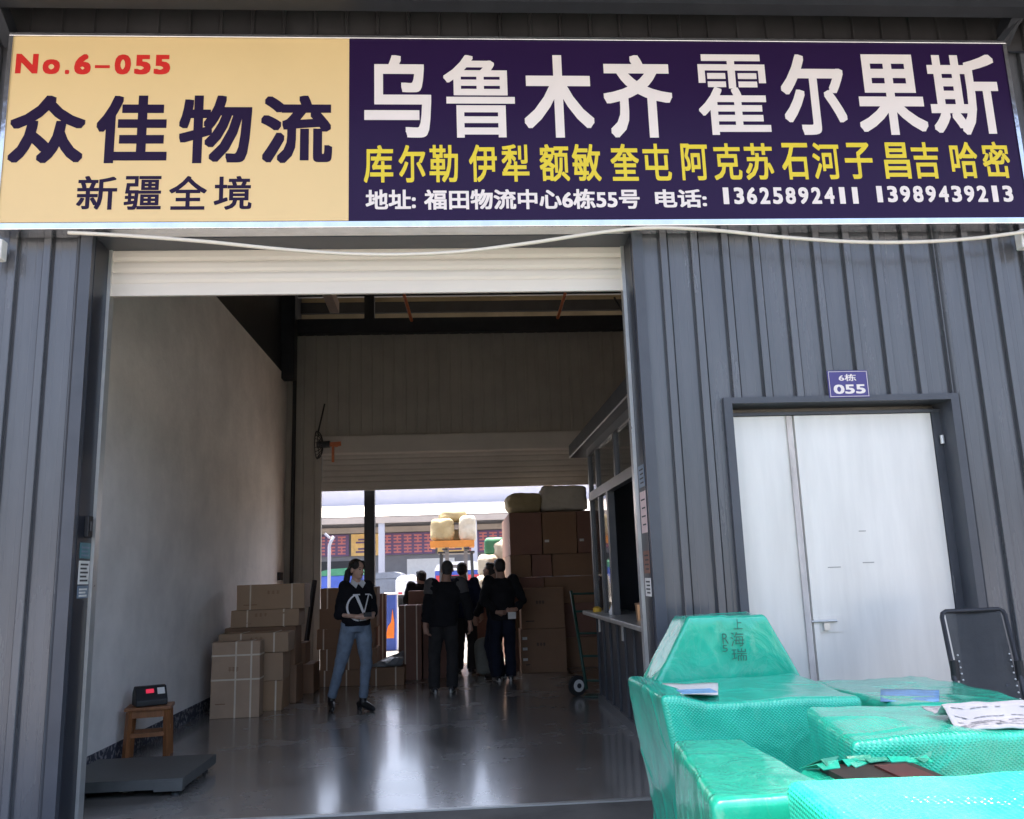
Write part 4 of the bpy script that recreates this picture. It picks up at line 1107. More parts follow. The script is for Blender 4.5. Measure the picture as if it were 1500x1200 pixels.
    if bald:
        ball_into(bm, tp((0, 0.018, 0.034)), (0.0790 * s, 0.0965 * s, 0.0905 * s), ydir.to_4x4(), 18)
        ball_into(bm, tp((0, 0.05, -0.01)), (0.066 * s, 0.058 * s, 0.075 * s), ydir.to_4x4(), 14)
    else:
        ball_into(bm, tp((0, 0.026, 0.045)), (0.083 * s, 0.096 * s, 0.086 * s), ydir.to_4x4(), 18)
        ball_into(bm, tp((0, 0.055, 0.0)), (0.076 * s, 0.062 * s, 0.085 * s), ydir.to_4x4(), 14)
        if female:
            for sx in (-1, 1): ball_into(bm, tp((sx * 0.052, -0.022, 0.055)), (0.036 * s, 0.055 * s, 0.055 * s), ydir.to_4x4(), 12)
        if not female: ball_into(bm, tp((0, -0.03, 0.085)), (0.066 * s, 0.055 * s, 0.036 * s), ydir.to_4x4(), 12)
    if pony:
        tube_into(bm, [tp((0, 0.10, 0.03)), tp((-0.02, 0.135, -0.03)), tp((-0.05, 0.12, -0.12)), tp((-0.085, 0.10, -0.22)), tp((-0.095, 0.09, -0.32)), tp((-0.09, 0.09, -0.38))],
                  [0.03 * s, 0.038 * s, 0.04 * s, 0.036 * s, 0.026 * s, 0.008 * s], 12)
    part('hair', fuse(bm, 0.007, 2, 0.003, 30, 2), hair)
    if face:
        def feature(nm, c, r, mt_, mb_rot=None):
            bm = bmesh.new(); ball_into(bm, tp(c), [k * s for k in r], ydir.to_4x4(), 10)
            me_ = bpy.data.meshes.new(nm); bm.to_mesh(me_); bm.free()
            for p_ in me_.polygons: p_.use_smooth = True
            part(nm, me_, mt_)
        for sx in (-1, 1):
            feature('eye', (sx * 0.030, -0.079, 0.004), (0.0125, 0.006, 0.0055), 'black')
            feature('eyebrow', (sx * 0.031, -0.081, 0.024), (0.018, 0.006, 0.0035), 'hair')
        feature('mouth', (0, -0.087, -0.061), (0.021, 0.007, 0.0065), 'lips')
    if collar:
        for sx in (-1, 1):
            mb = MB()
            n0 = neck0
            P4 = [n0 + Vector((sx * 0.060, -0.02, 0.016)), n0 + Vector((sx * 0.004, -0.078, -0.035)), n0 + Vector((sx * 0.040, -0.122, -0.085)), n0 + Vector((sx * 0.088, -0.075, -0.03))]
            lo = [mb.bm.verts.new(p_) for p_ in P4]; hi = [mb.bm.verts.new(p_ + Vector((0, -0.012, 0.006))) for p_ in P4]
            mb.bm.faces.new(lo); mb.bm.faces.new(hi[::-1])
            for k in range(4): mb.bm.faces.new((lo[k], hi[k], hi[(k + 1) % 4], lo[(k + 1) % 4]))
            me_ = bpy.data.meshes.new('collar'); bmesh.ops.recalc_face_normals(mb.bm, faces=mb.bm.faces); mb.bm.to_mesh(me_); mb.bm.free()
            part('collar', me_, 'white_cloth')
        bm = bmesh.new()
        rings_into(bm, [(neck0.z - 0.03, neck0.x, neck0.y, 0.075, 0.068), (neck0.z + 0.005, neck0.x, neck0.y + 0.012, 0.062, 0.058), (neck0.z + 0.016, neck0.x, neck0.y + 0.018, 0.058, 0.052)], 18)
        me_ = fuse(bm, 0.008, 1); part('collar', me_, 'white_cloth')
    return B, T, che, pel

# woman in the middle of the floor
WL = Vector((-1.26, 10.3, 0.006))
woman, TW, che_w, pel_w = person('woman in black sweater with white emblem and blue jeans standing on the floor', WL, rad(24), 1.68,
    feet=[(-0.19, 0.17, 0.0, rad(-12)), (0.10, -0.10, 0.0, rad(28))], pelvis=(0.045, 0.0, 0.97), chest=(0.05, 0.0, 1.285), head=(0.055, -0.01, 1.585),
    arms=[((-0.165, -0.0, 1.075), (-0.0, -0.20, 1.05), (1, -0.25, 0.02), (0.1, 0.6, -0.6)), ((0.245, -0.03, 1.08), (0.17, -0.21, 1.045), (-1, -0.15, 0.1), (0, 0.5, -0.7))],
    head_yaw=rad(26), head_pitch=rad(3), top='sweater', legs='jeans', female=True, sleeve=0.28, bulk=1.0, pony=True, collar=True, vox=0.008, heel=0.035)
# emblem: open oval ring crossed by a serifed V, following the chest
bmE = bmesh.new()
def chest_y(x, z):
    rx, ry = 0.185 * 0.99, 0.135 * 0.99
    u = min(0.97, abs(x - che_w.x) / rx)
    return che_w.y - ry * (1 - u ** 2.3) ** (1 / 2.3) - 0.016
def ribbon(pts, w0, w1=None):
    w1 = w1 or w0
    ps = []
    for i in range(len(pts) - 1):
        for k in range(6): ps.append(Vector(pts[i]).lerp(Vector(pts[i + 1]), k / 6))
    ps.append(Vector(pts[-1]))
    n = len(ps); L_, R_ = [], []
    for i, p in enumerate(ps):
        d = (ps[min(i + 1, n - 1)] - ps[max(i - 1, 0)]).normalized(); nr = Vector((-d.y, d.x)); ww = (w0 + (w1 - w0) * i / (n - 1)) / 2
        for lst, sg in ((L_, 1), (R_, -1)):
            q_ = p + nr * ww * sg; lst.append((q_.x, q_.y))
    rows_ = []
    for dy in (0.0, -0.006):
        rows_.append([[bmE.verts.new((x, chest_y(x, z) + dy, z)) for x, z in lst] for lst in (L_, R_)])
    for i in range(n - 1):
        for rw in rows_: bmE.faces.new((rw[0][i], rw[0][i + 1], rw[1][i + 1], rw[1][i]))
        for sd_ in (0, 1): bmE.faces.new((rows_[0][sd_][i], rows_[0][sd_][i + 1], rows_[1][sd_][i + 1], rows_[1][sd_][i]))
ex, ez = che_w.x + 0.0, che_w.z - 0.125
ov = [(ex - 0.01 + 0.135 * math.cos(t), ez - 0.005 + 0.15 * math.sin(t)) for t in [rad(a_) for a_ in range(112, 276, 11)]]
ribbon(ov, 0.016, 0.022)
ribbon([(ex - 0.01, ez - 0.154), (ex + 0.085, ez - 0.150)], 0.018, 0.012)
ribbon([(ex - 0.050, ez + 0.135), (ex + 0.040, ez - 0.075)], 0.034, 0.026)
ribbon([(ex + 0.105, ez + 0.135), (ex + 0.046, ez - 0.075)], 0.016, 0.014)
ribbon([(ex - 0.085, ez + 0.137), (ex - 0.005, ez + 0.137)], 0.014)
ribbon([(ex + 0.060, ez + 0.137), (ex + 0.115, ez + 0.137), (ex + 0.150, ez + 0.118), (ex + 0.165, ez + 0.085)], 0.014, 0.012)
me = bpy.data.meshes.new('emblem'); bmesh.ops.recalc_face_normals(bmE, faces=bmE.faces); bmE.to_mesh(me); bmE.free(); me.transform(TW)
link_mesh('emblem', me, 'white_cloth', woman)
# thing in her hand
hp = TW @ Vector((0.10, -0.255, 1.045))
o = MB().box(hp.x - 0.045, hp.x + 0.05, hp.y - 0.008, hp.y + 0.008, hp.z + 0.0, hp.z + 0.05).build('phone', 'black'); tag(o, 'small dark phone held between the hands of the woman', 'phone')

def stance(dx=0.1, tw=0.1): return [(-dx, 0.0, 0.0, -tw), (dx, 0.02, 0.0, tw)]
down = lambda sx, out=0.0, fwd=0.0: ((sx * (0.25 + out), 0.02 - fwd, 1.12), (sx * (0.27 + out), -0.03 - fwd * 1.8, 0.88), (sx * 0.02, -0.1, -1), (-sx, 0.0, 0.1))
# bald man from behind: turned away, so local front points into the hall
person('man seen from behind with cropped grey hair and black jacket with grey shoulders', Vector((-0.235, 11.55, 0.006)), rad(178), 1.70,
    feet=[(-0.11, 0.0, 0.0, rad(-10)), (0.12, 0.04, 0.0, rad(14))], pelvis=(-0.015, 0, 0.93), chest=(-0.05, -0.01, 1.27), head=(-0.075, -0.03, 1.56),
    arms=[((-0.34, 0.03, 1.06), (-0.36, -0.02, 0.84), (-0.05, -0.1, -1), (1, 0.0, 0.1)), ((0.20, 0.05, 1.05), (0.23, 0.04, 0.83), (-0.3, 0.1, -1), (-1, 0.0, 0.1))],
    head_yaw=rad(-8), hair='hair_grey', skin='skin_tan', top='black_fabric', legs='grey_trousers', sleeve=0.72, bulk=1.12, face=False, yoke='grey_cloth', sole='shoe_sole', bald=True)
person('man in navy jacket standing farther back behind the bald man', Vector((0.06, 13.7, 0.006)), rad(165), 1.70,
    feet=stance(), pelvis=(0, 0, 0.93), chest=(0, -0.01, 1.27), head=(0.02, -0.02, 1.56), arms=[down(-1), down(1)],
    skin='skin_tan', top='navy', legs='grey_trousers', sleeve=0.95, bulk=1.06, face=False, vox=0.012)
person('dark haired man in black jacket looking down to the left', Vector((0.53, 12.85, 0.006)), rad(-125), 1.68,
    feet=stance(0.09), pelvis=(0, 0.02, 0.92), chest=(0, -0.03, 1.25), head=(0, -0.10, 1.535), arms=[down(-1, -0.03, 0.06), down(1, -0.03, 0.1)],
    head_pitch=rad(-18), skin='skin_tan', top='black_fabric', legs='dark_jeans', sleeve=0.95, bulk=1.08, vox=0.011, sole='shoe_sole')
pm4, T4, _, _ = person('tall man in black jacket and dark jeans with hands behind his back', Vector((0.60, 12.5, 0.006)), rad(186), 1.72,
    feet=stance(0.1, 0.2), pelvis=(0, 0, 0.94), chest=(0.005, -0.01, 1.285), head=(0.02, -0.04, 1.575),
    arms=[((-0.29, 0.06, 1.10), (-0.17, 0.17, 0.98), (1, 0.1, -0.1), (0, -0.6, 0.3)), ((0.27, 0.08, 1.10), (0.10, 0.18, 0.95), (-1, 0.05, -0.1), (0, -0.6, 0.2))],
    head_yaw=rad(12), skin='skin_tan', top='black_fabric', legs='dark_jeans', sleeve=0.92, bulk=1.08, face=False, vox=0.011, sole='shoe_sole')
hp = T4 @ Vector((-0.10, 0.215, 0.93))
o = MB().box(hp.x - 0.05, hp.x + 0.06, hp.y - 0.008, hp.y + 0.004, hp.z - 0.075, hp.z + 0.02).build('paper', 'label_paper'); tag(o, 'folded white paper in the hands of the tall man in jeans', 'paper')
q = P(617, 846, 1, 14.35)
person('man with black hair half hidden behind the cartons near the back opening', Vector((q.x, 14.35, 0.006)), rad(195), 1.66,
    feet=stance(), pelvis=(0, 0, 0.91), chest=(0, -0.02, 1.24), head=(0, -0.05, q.z - 0.012), arms=[down(-1), down(1)],
    head_yaw=rad(20), skin='skin_tan', top='black_fabric', legs='grey_trousers', sleeve=0.95, bulk=1.04, face=False, vox=0.012)

# ------------------------------------------------------------------ green wrapped goods in front
GG = 'green film wrapped goods in front of the wall'
def wrapped(x0, x1, y0, y1, z0, z1, label, seed, material='wrap', r=0.03, amp=0.012, rz=0, shape=None, n=64, dent=None):
    hx, hy, hz = (x1 - x0) / 2, (y1 - y0) / 2, (z1 - z0) / 2
    bm = rbox((hx, hy, hz), r, n)
    off = Vector((seed * 7.3, seed * 3.9, seed))
    for v in bm.verts:
        if shape: v.co = shape(v.co, hx, hy, hz)
        d = Vector((v.co.x / hx, v.co.y / hy, v.co.z / hz))
        nn = noise.noise(v.co * 3.0 + off) + 0.25 * noise.noise(v.co * 8 + off) + 0.45 * max(0, 0.12 - abs(noise.noise(v.co * 3.5 + off * 2))) / 0.12 * (0.5 + noise.noise(v.co * 2 + off))
        v.co += Vector((d.x ** 5, d.y ** 5, d.z ** 5)) * amp * nn
        if dent: v.co = dent(v.co, hx, hy, hz)
    zm = min(v.co.z for v in bm.verts)
    for v in bm.verts: v.co.z -= zm
    bmesh.ops.recalc_face_normals(bm, faces=bm.faces)
    me = bpy.data.meshes.new('wrapped_package'); bm.to_mesh(me); bm.free()
    o = link_mesh('wrapped_package', me, material, None, smooth=True)
    o.location = ((x0 + x1) / 2, (y0 + y1) / 2, z0); o.rotation_euler = (0, 0, rad(rz))
    return tag(o, label, 'package', GG)
# long one at the back
YBf = 3.95
zBt = P(1100, 1029, 1, YBf).z
xB0, xB1 = P(1008, 1040, 1, YBf).x, P(1268, 1030, 1, YBf).x
yBb = P(1120, 992, 2, zBt).y
def dB(c, hx, hy, hz):
    if c.x < -hx * 0.8: c = Vector((c.x - 0.12 * max(0, (c.z / hz * 0.5 + 0.5)) ** 1.5, c.y, c.z + 0.035 * max(0, c.z / hz)))
    return c
pkB = wrapped(xB0, xB1, YBf, yBb, 0, zBt, 'long green wrapped package lying behind the others with a paper slip on it', 1, dent=dB)
# trapezoid one standing behind it
YA = yBb + 0.06
zAt = P(1070, 904, 1, YA).z
xA0, xA1 = P(962, 1000, 1, YA).x, P(1178, 1000, 1, YA).x
ta0, ta1 = P(1008, 905, 1, YA).x, P(1122, 905, 1, YA).x
zAk = P(1070, 998, 1, YA).z
def shA(c, hx, hy, hz):
    z = c.z + hz
    t = max(0, (z - zAk + 0.0) / (zAt - zAk)); t = min(1, t)
    cx0 = xA0 + (ta0 - xA0) * t; cx1 = xA1 + (ta1 - xA1) * t
    u = (c.x / hx + 1) / 2
    return Vector((cx0 + (cx1 - cx0) * u - (xA0 + xA1) / 2, c.y, c.z))
pkA = wrapped(xA0, xA1, YA, YA + 0.35, 0, zAt, 'tall tapered green package standing at the back with handwriting on it', 2, 'wrap_smooth', shape=shA, amp=0.016)
# low one at the back right, in front of the door
pkF = wrapped(P(1262, 1000, 1, 4.3).x, P(1460, 1010, 1, 4.3).x, 3.95, 4.95, 0, P(1330, 1040, 1, 3.95).z, 'low green package in front of the white door with a blue slip on it', 3, 'wrap_smooth', amp=0.02)
# right one with the newspaper
YDf = 2.85
zDt = P(1350, 1086, 1, YDf).z
xD0 = P(1246, 1095, 1, YDf).x
yDb = P(1200, 1042, 2, zDt).y
xD1 = xD0 + 1.15
def dD(c, hx, hy, hz):
    k = math.exp(-((c.x - 0.02) / 0.22) ** 2)
    if c.y < 0: c = Vector((c.x, c.y + 0.035 * k * max(0, 1 - abs(c.z - hz * 0.72) / (hz * 0.4)), c.z))
    return Vector((c.x + 0.19 * (c.y + hy) * (1 - c.x / hx) / 2, c.y, c.z))
def dC(c, hx, hy, hz):
    return Vector((c.x + 0.12 * (c.y + hy) * (1 - c.x / hx) / 2, c.y, c.z))
pkD = wrapped(xD0, xD1, YDf, min(yDb, YDf + 0.75), 0, zDt, 'green bubble wrapped package under the newspaper', 4, dent=dD, amp=0.018)
# left front one
YCf = 2.45
zCt = P(1045, 1178, 1, YCf).z
xC0, xC1 = P(1045, 1180, 1, YCf).x, P(1165, 1175, 1, YCf).x
yCb = P(1050, 1084, 2, zCt).y
pkC = wrapped(xC0, xC1 + 0.14, YCf, min(yCb, YBf - 0.04), 0, zCt, 'green package at the front left corner of the group', 5, 'wrap_smooth', amp=0.014, dent=dC)
# nearest one at the bottom right
zEt = 0.93
eb, el_ = P(1300, 1143, 2, zEt), P(1150, 1152, 2, zEt)
YEb = eb.y
xE0 = el_.x
pkE = wrapped(xE0, xE0 + 1.05, YEb - 1.0, YEb, 0, zEt, 'brightest green bubble wrapped package nearest the camera at bottom right', 6, amp=0.010)
print('E', xE0, YEb, 'C', xC0, xC1, YCf, 'D', xD0, YDf, zDt, 'B', YBf, zBt, 'zC', zCt)
# torn top with red and dark goods: an open crate between them
TC = empty('open_crate', ((xC1 + xD0) / 2 + 0.12, 2.62, 0), 'partly opened green package with dark red goods showing through straps', 'package', GG)
tx0, tx1 = xC1 + 0.16, xD0 + 0.20
ty0, ty1 = 2.44, YDf - 0.03
ztc = min(zDt, zEt) - 0.03
MB().box(tx0, tx1, ty0, ty1, 0, ztc - 0.03).bevel(0.01, 1).build('crate_body', 'wrap_smooth', TC)
MB().box(tx0 + 0.05, tx1 - 0.05, ty0 + 0.04, ty1 - 0.04, ztc - 0.029, ztc - 0.012).build('goods', 'dark_goods', TC)
MB().box(tx0 + 0.20, tx0 + 0.30, ty0 + 0.10, ty1 - 0.10, ztc - 0.0115, ztc - 0.006).build('goods', 'dark_red', TC)
rt = random.Random(5)
for nm_, m_, z_l in (('torn_film', 'wrap_smooth', -0.004), ('loose_film', 'film_dark', 0.002)):
    nseg = 6
    for side in (0, 1):
        for k in range(nseg):
            if nm_ == 'loose_film' and rt.random() < 0.45: continue
            mb = MB(); bm = mb.bm
            xa_ = tx0 + (tx1 - tx0) * k / nseg; xb_ = tx0 + (tx1 - tx0) * (k + 1) / nseg + 0.01
            yr, sg = (ty0 + 0.005, 1) if side == 0 else (ty1 - 0.005, -1)
            d0, d1 = rt.uniform(0.02, 0.11), rt.uniform(0.02, 0.10)
            lift0, lift1 = rt.uniform(-0.006, 0.006), rt.uniform(-0.006, 0.006)
            sh_ = rt.uniform(0.0, 0.06)
            q_ = [Vector((xa_, yr, ztc - 0.028)), Vector((xb_, yr, ztc - 0.028)), Vector((xb_ + sh_, yr + sg * d1 * 0.5, ztc + z_l + lift1)), Vector((xb_ + sh_ * 0.6, yr + sg * d1, ztc - 0.008 + z_l)), Vector((xa_ + sh_, yr + sg * d0, ztc - 0.008 + z_l)), Vector((xa_ + sh_, yr + sg * d0 * 0.5, ztc + z_l + lift0))]
            lo = [bm.verts.new(p_) for p_ in q_]; hi = [bm.verts.new(p_ + Vector((0, 0, 0.0025))) for p_ in q_]
            for fs in ((0, 1, 2, 5), (5, 2, 3, 4)):
                bm.faces.new([lo[f_] for f_ in fs]); bm.faces.new([hi[f_] for f_ in fs][::-1])
            for f_ in range(6): bm.faces.new((lo[f_], hi[f_], hi[(f_ + 1) % 6], lo[(f_ + 1) % 6]))
            mb.build(nm_, m_, TC)
# handwriting on the tapered package
for s_, a, b, y0, y1 in (('上', 1074, 1087, 906, 922), ('海', 1070, 1090, 926, 947), ('瑞', 1072, 1094, 950, 968), ('R', 1058, 1067, 928, 943), ('5', 1058, 1066, 945, 955)):
    text_px(s_, a, y0, b, y1, YA - 0.022, 'hand_ink', pkA, 'handwriting', -0.004)
# slips and newspaper
def slip(px0, py0, px1, py1, z, label, material, name='paper_slip', dz=0.012):
    a, b, c_, d_ = P(px0, py1, 2, z), P(px1, py1, 2, z), P(px1, py0, 2, z), P(px0, py0, 2, z)
    bm = bmesh.new(); N = 8
    grid = [[None] * (N + 1) for _ in range(N + 1)]; gl = [[None] * (N + 1) for _ in range(N + 1)]
    for i in range(N + 1):
        for j in range(N + 1):
            p = a.lerp(b, i / N).lerp(d_.lerp(c_, i / N), j / N)
            p.z += dz * (0.5 + 0.5 * noise.noise(p * 9)) 
            grid[i][j] = bm.verts.new(p); gl[i][j] = bm.verts.new(p - Vector((0, 0, 0.003)))
    for i in range(N):
        for j in range(N):
            bm.faces.new((grid[i][j], grid[i + 1][j], grid[i + 1][j + 1], grid[i][j + 1]))
            bm.faces.new((gl[i][j + 1], gl[i + 1][j + 1], gl[i + 1][j], gl[i][j]))
    for k in range(N):
        for q0, q1, r0, r1 in ((grid[k][0], grid[k + 1][0], gl[k][0], gl[k + 1][0]), (grid[k][N], grid[k + 1][N], gl[k][N], gl[k + 1][N]), (grid[0][k], grid[0][k + 1], gl[0][k], gl[0][k + 1]), (grid[N][k], grid[N][k + 1], gl[N][k], gl[N][k + 1])):
            bm.faces.new((q0, q1, r1, r0))
    bmesh.ops.recalc_face_normals(bm, faces=bm.faces)
    me = bpy.data.meshes.new(name); bm.to_mesh(me); bm.free()
    me.transform(Matrix.Translation(-a))
    o = link_mesh(name, me, material, None, smooth=True); o.location = a
    return tag(o, label, 'paper')
s1 = slip(970, 1003, 1052, 1019, zBt + 0.012, 'white delivery slip with a blue print on the long back package', 'label_paper')
a = P(1000, 1015, 2, zBt + 0.045); b = P(1040, 1008, 2, zBt + 0.045)
MB().box(a.x, b.x, a.y, b.y, zBt + 0.040, zBt + 0.044).build('printed_block', 'print_blue', s1)
zF = P(1330, 1040, 1, 3.95).z
s2 = slip(1290, 1012, 1376, 1029, zF + 0.02, 'pale blue slip lying on the low package by the door', 'print_blue')
# newspaper: draped sheet over the front edge of the package
bm = bmesh.new(); NX, NY = 20, 14
na, nb = P(1405, 1068, 1, YDf - 0.03), P(1560, 1078, 1, YDf - 0.03)
top_, bot_ = [], []
for i in range(NX + 1):
    rt, rb = [], []
    for j in range(NY + 1):
        u, t = i / NX, j / NY
        x = P(1408, 1066, 1, YDf + 0.07).x + 0.45 * u + 0.03 * t + 0.02 * t * u
        yy = YDf + 0.07 + 0.30 * t
        z = zDt + 0.018 + 0.05 * math.exp(-((t - 0.42) / 0.12) ** 2) + 0.014 * noise.noise(Vector((u * 5, t * 5, 2)))
        z += 0.03 * t
        rt.append(bm.verts.new((x, yy, z))); rb.append(bm.verts.new((x, yy, z - 0.004)))
    top_.append(rt); bot_.append(rb)
for i in range(NX):
    for j in range(NY):
        bm.faces.new((top_[i][j], top_[i + 1][j], top_[i + 1][j + 1], top_[i][j + 1])); bm.faces.new((bot_[i][j + 1], bot_[i + 1][j + 1], bot_[i + 1][j], bot_[i][j]))
for i in range(NX):
    for j in (0, NY): bm.faces.new((top_[i][j], top_[i + 1][j], bot_[i + 1][j], bot_[i][j]))
for j in range(NY):
    for i in (0, NX): bm.faces.new((top_[i][j], top_[i][j + 1], bot_[i][j + 1], bot_[i][j]))
bmesh.ops.recalc_face_normals(bm, faces=bm.faces)
hts = {(i, j): top_[i][j].co.copy() for i in range(NX + 1) for j in range(NY + 1)}
me = bpy.data.meshes.new('newspaper'); bm.to_mesh(me); bm.free()
NPp = link_mesh('newspaper', me, 'newsprint', None, smooth=True); tag(NPp, 'folded newspaper lying on the green package at right', 'newspaper')
mb = MB()
for i in range(1, NX - 1):
    for j in range(1, NY):
        if j in (6, 7): continue
        if random.random() < 0.72:
            p = hts[(i, j)]; p2 = hts[(i + 1, j)]
            wv = 0.0022 if random.random() < 0.85 else 0.006
            mb.bm.faces.new([mb.bm.verts.new(v) for v in (p + Vector((0, -wv, 0.002)), p2 + Vector((-0.004, -wv, 0.002)), p2 + Vector((-0.004, wv, 0.003)), p + Vector((0, wv, 0.003)))])
mb.build('printed_lines', 'news_ink', NPp)

# ------------------------------------------------------------------ folding recliner
YR = 4.95
ctop = P(1422, 893, 1, YR + 0.25)
RC = empty('recliner', (ctop.x, YR, 0), 'black folding recliner chair with mesh back in front of the door', 'chair')
tL, tR = P(1378, 896, 1, YR + 0.25), P(1470, 892, 1, YR + 0.25)
bL, bR = P(1412, 1060, 1, YR - 0.25), P(1512, 1060, 1, YR - 0.25)
nrm_t = Vector((0, 0, 0))
def lerp_(a, b, t): return a.lerp(b, t)
c1 = tL + (bL - tL) * 0.06; c2 = tR + (bR - tR) * 0.06
arc = [bL, tL.lerp(bL, 0.5), c1, tL.lerp(c1, 0.35) + (tR - tL) * 0.02, tL + (tR - tL) * 0.08, tL.lerp(tR, 0.5), tL + (tR - tL) * 0.92, tR.lerp(c2, 0.35) - (tR - tL) * 0.02, c2, tR.lerp(bR, 0.5), bR]
MB().tube(arc, 0.0135, 12).build('frame_tube', 'dark_steel', RC, True)
bm = bmesh.new(); N = 10
vv = [[bm.verts.new(tL.lerp(tR, 0.06 + 0.88 * i / N).lerp(bL.lerp(bR, 0.07 + 0.86 * i / N), 0.015 + 0.985 * j / N) + Vector((0, 0.03 * math.sin(math.pi * i / N), 0))) for j in range(N + 1)] for i in range(N + 1)]
for i in range(N):
    for j in range(N): bm.faces.new((vv[i][j], vv[i + 1][j], vv[i + 1][j + 1], vv[i][j + 1]))
bmesh.ops.solidify(bm, geom=list(bm.faces), thickness=0.006)
me = bpy.data.meshes.new('backrest'); bm.to_mesh(me); bm.free()
bk = link_mesh('backrest', me, 'mesh_fabric', RC, smooth=False)
mb = MB()
for i in (0.0, 0.94):
    for k in range(11):
        t = 0.42 + 0.055 * k
        c_ = tL.lerp(tR, 0.10 + 0.80 * (1 if i else 0)).lerp(bL.lerp(bR, 0.11 + 0.78 * (1 if i else 0)), t) + Vector((0, -0.012, 0))
        ball_into(mb.bm, c_, 0.006, None, 8)
mb.build('eyelet', 'rail', bk)
# lower half of the chair: seat and folding legs behind the packages
MB().bar(bL, bL + Vector((0.0, -0.35, -0.12)), 0.03).build('seat_tube', 'dark_steel', RC)
MB().bar(bR, bR + Vector((0.0, -0.35, -0.12)), 0.03).build('seat_tube', 'dark_steel', RC)
for p_ in (bL, bR):
    MB().bar(p_ + Vector((0, 0.18, 0.18)), Vector((p_.x, p_.y - 0.25, 0.012)), 0.026).build('leg', 'dark_steel', RC)
    MB().bar(p_ + Vector((0, 0.0, 0.0)), Vector((p_.x + 0.04, p_.y + 0.45, 0.012)), 0.026).build('leg', 'dark_steel', RC)
    MB().cyl(p_ + (tL - bL) * 0.44 + Vector((0, -0.02, -0.05)), p_ + (tL - bL) * 0.44 + Vector((0, -0.02, 0.06)), 0.024, 10).build('clamp', 'black', RC)

# ------------------------------------------------------------------ back yard
# opposite warehouse row, 75 m away
YO = 75.0
OW = empty('opposite_warehouse', (0, YO, 0), 'distant pale warehouse across the back yard with a long canopy', 'warehouse')
MB().box(-60, 60, YO + 6, YO + 20, 6.6, 13.5).build('upper_wall', 'opp_wall', OW)
MB().box(-60, 60, YO, YO + 20, 0, 6.5).build('lower_wall', 'opp_clad', OW)
mb = MB(); mb.quad([(-60, YO - 5, 6.5), (60, YO - 5, 6.5), (60, YO + 6.2, 8.4), (-60, YO + 6.2, 8.4)]); mb.quad([(-60, YO - 5, 6.46), (60, YO - 5, 6.46), (60, YO + 6.2, 8.36), (-60, YO + 6.2, 8.36)])
mb.build('canopy_roof', 'opp_roof', OW)
MB().box(-60, 60, YO - 5.0, YO - 4.8, 5.95, 6.44).build('gutter', 'opp_fascia', OW)
MB().box(-60, 60, YO - 0.5, YO - 0.1, 5.42, 5.9).build('fascia', 'opp_fascia', OW)
for k in range(-6, 6):
    MB().box(k * 7.5 + 1.0, k * 7.5 + 1.5, YO - 4.9, YO - 4.5, 0, 6.4).build('column', 'opp_wall', OW)
for k in range(-5, 5):
    MB().box(k * 7.5 - 4.5, k * 7.5 - 0.4, YO - 0.06, YO - 0.002, 0, 3.1).build('doorway', 'reveal' if k % 3 else 'white_paint', OW)
for k in range(-4, 3):
    x0 = -9.25 + 7.4 * k
    r = empty('shop_sign', (x0 + 3.6, YO - 0.2, 3.45), {0: 'far sign with yellow left panel seen beside the dark column through the back opening', -1: 'far red and purple sign at the left edge of the back opening'}.get(k, 'far red and purple shop sign across the yard'), 'sign', 'shop signs on the opposite warehouse')
    MB().box(x0 + 2.5, x0 + 7.2, YO - 0.3, YO - 0.101, 3.5, 5.35).build('panel', 'sign_purple', r)
    MB().box(x0, x0 + 2.49, YO - 0.3, YO - 0.101, 3.5, 5.35).build('panel', 'sign_yellow', r)
    mb = MB()
    for j in range(5):
        for i_ in range(2):
            xx, zz = x0 + 2.75 + 0.88 * j, 3.65 + 0.85 * i_
            mb.box(xx, xx + 0.66, YO - 0.33, YO - 0.305, zz, zz + 0.14).box(xx, xx + 0.66, YO - 0.33, YO - 0.305, zz + 0.28, zz + 0.42).box(xx, xx + 0.66, YO - 0.33, YO - 0.305, zz + 0.55, zz + 0.69)
            mb.box(xx + 0.26, xx + 0.40, YO - 0.345, YO - 0.331, zz, zz + 0.69)
    mb.build('lettering', 'sign_red', r)
    mb = MB()
    for i_ in range(2):
        mb.box(x0 + 0.4, x0 + 2.1, YO - 0.33, YO - 0.305, 3.75 + 0.8 * i_, 3.9 + 0.8 * i_).box(x0 + 0.6, x0 + 1.9, YO - 0.33, YO - 0.305, 4.0 + 0.8 * i_, 4.15 + 0.8 * i_)
    mb.build('lettering', 'sign_purple', r)

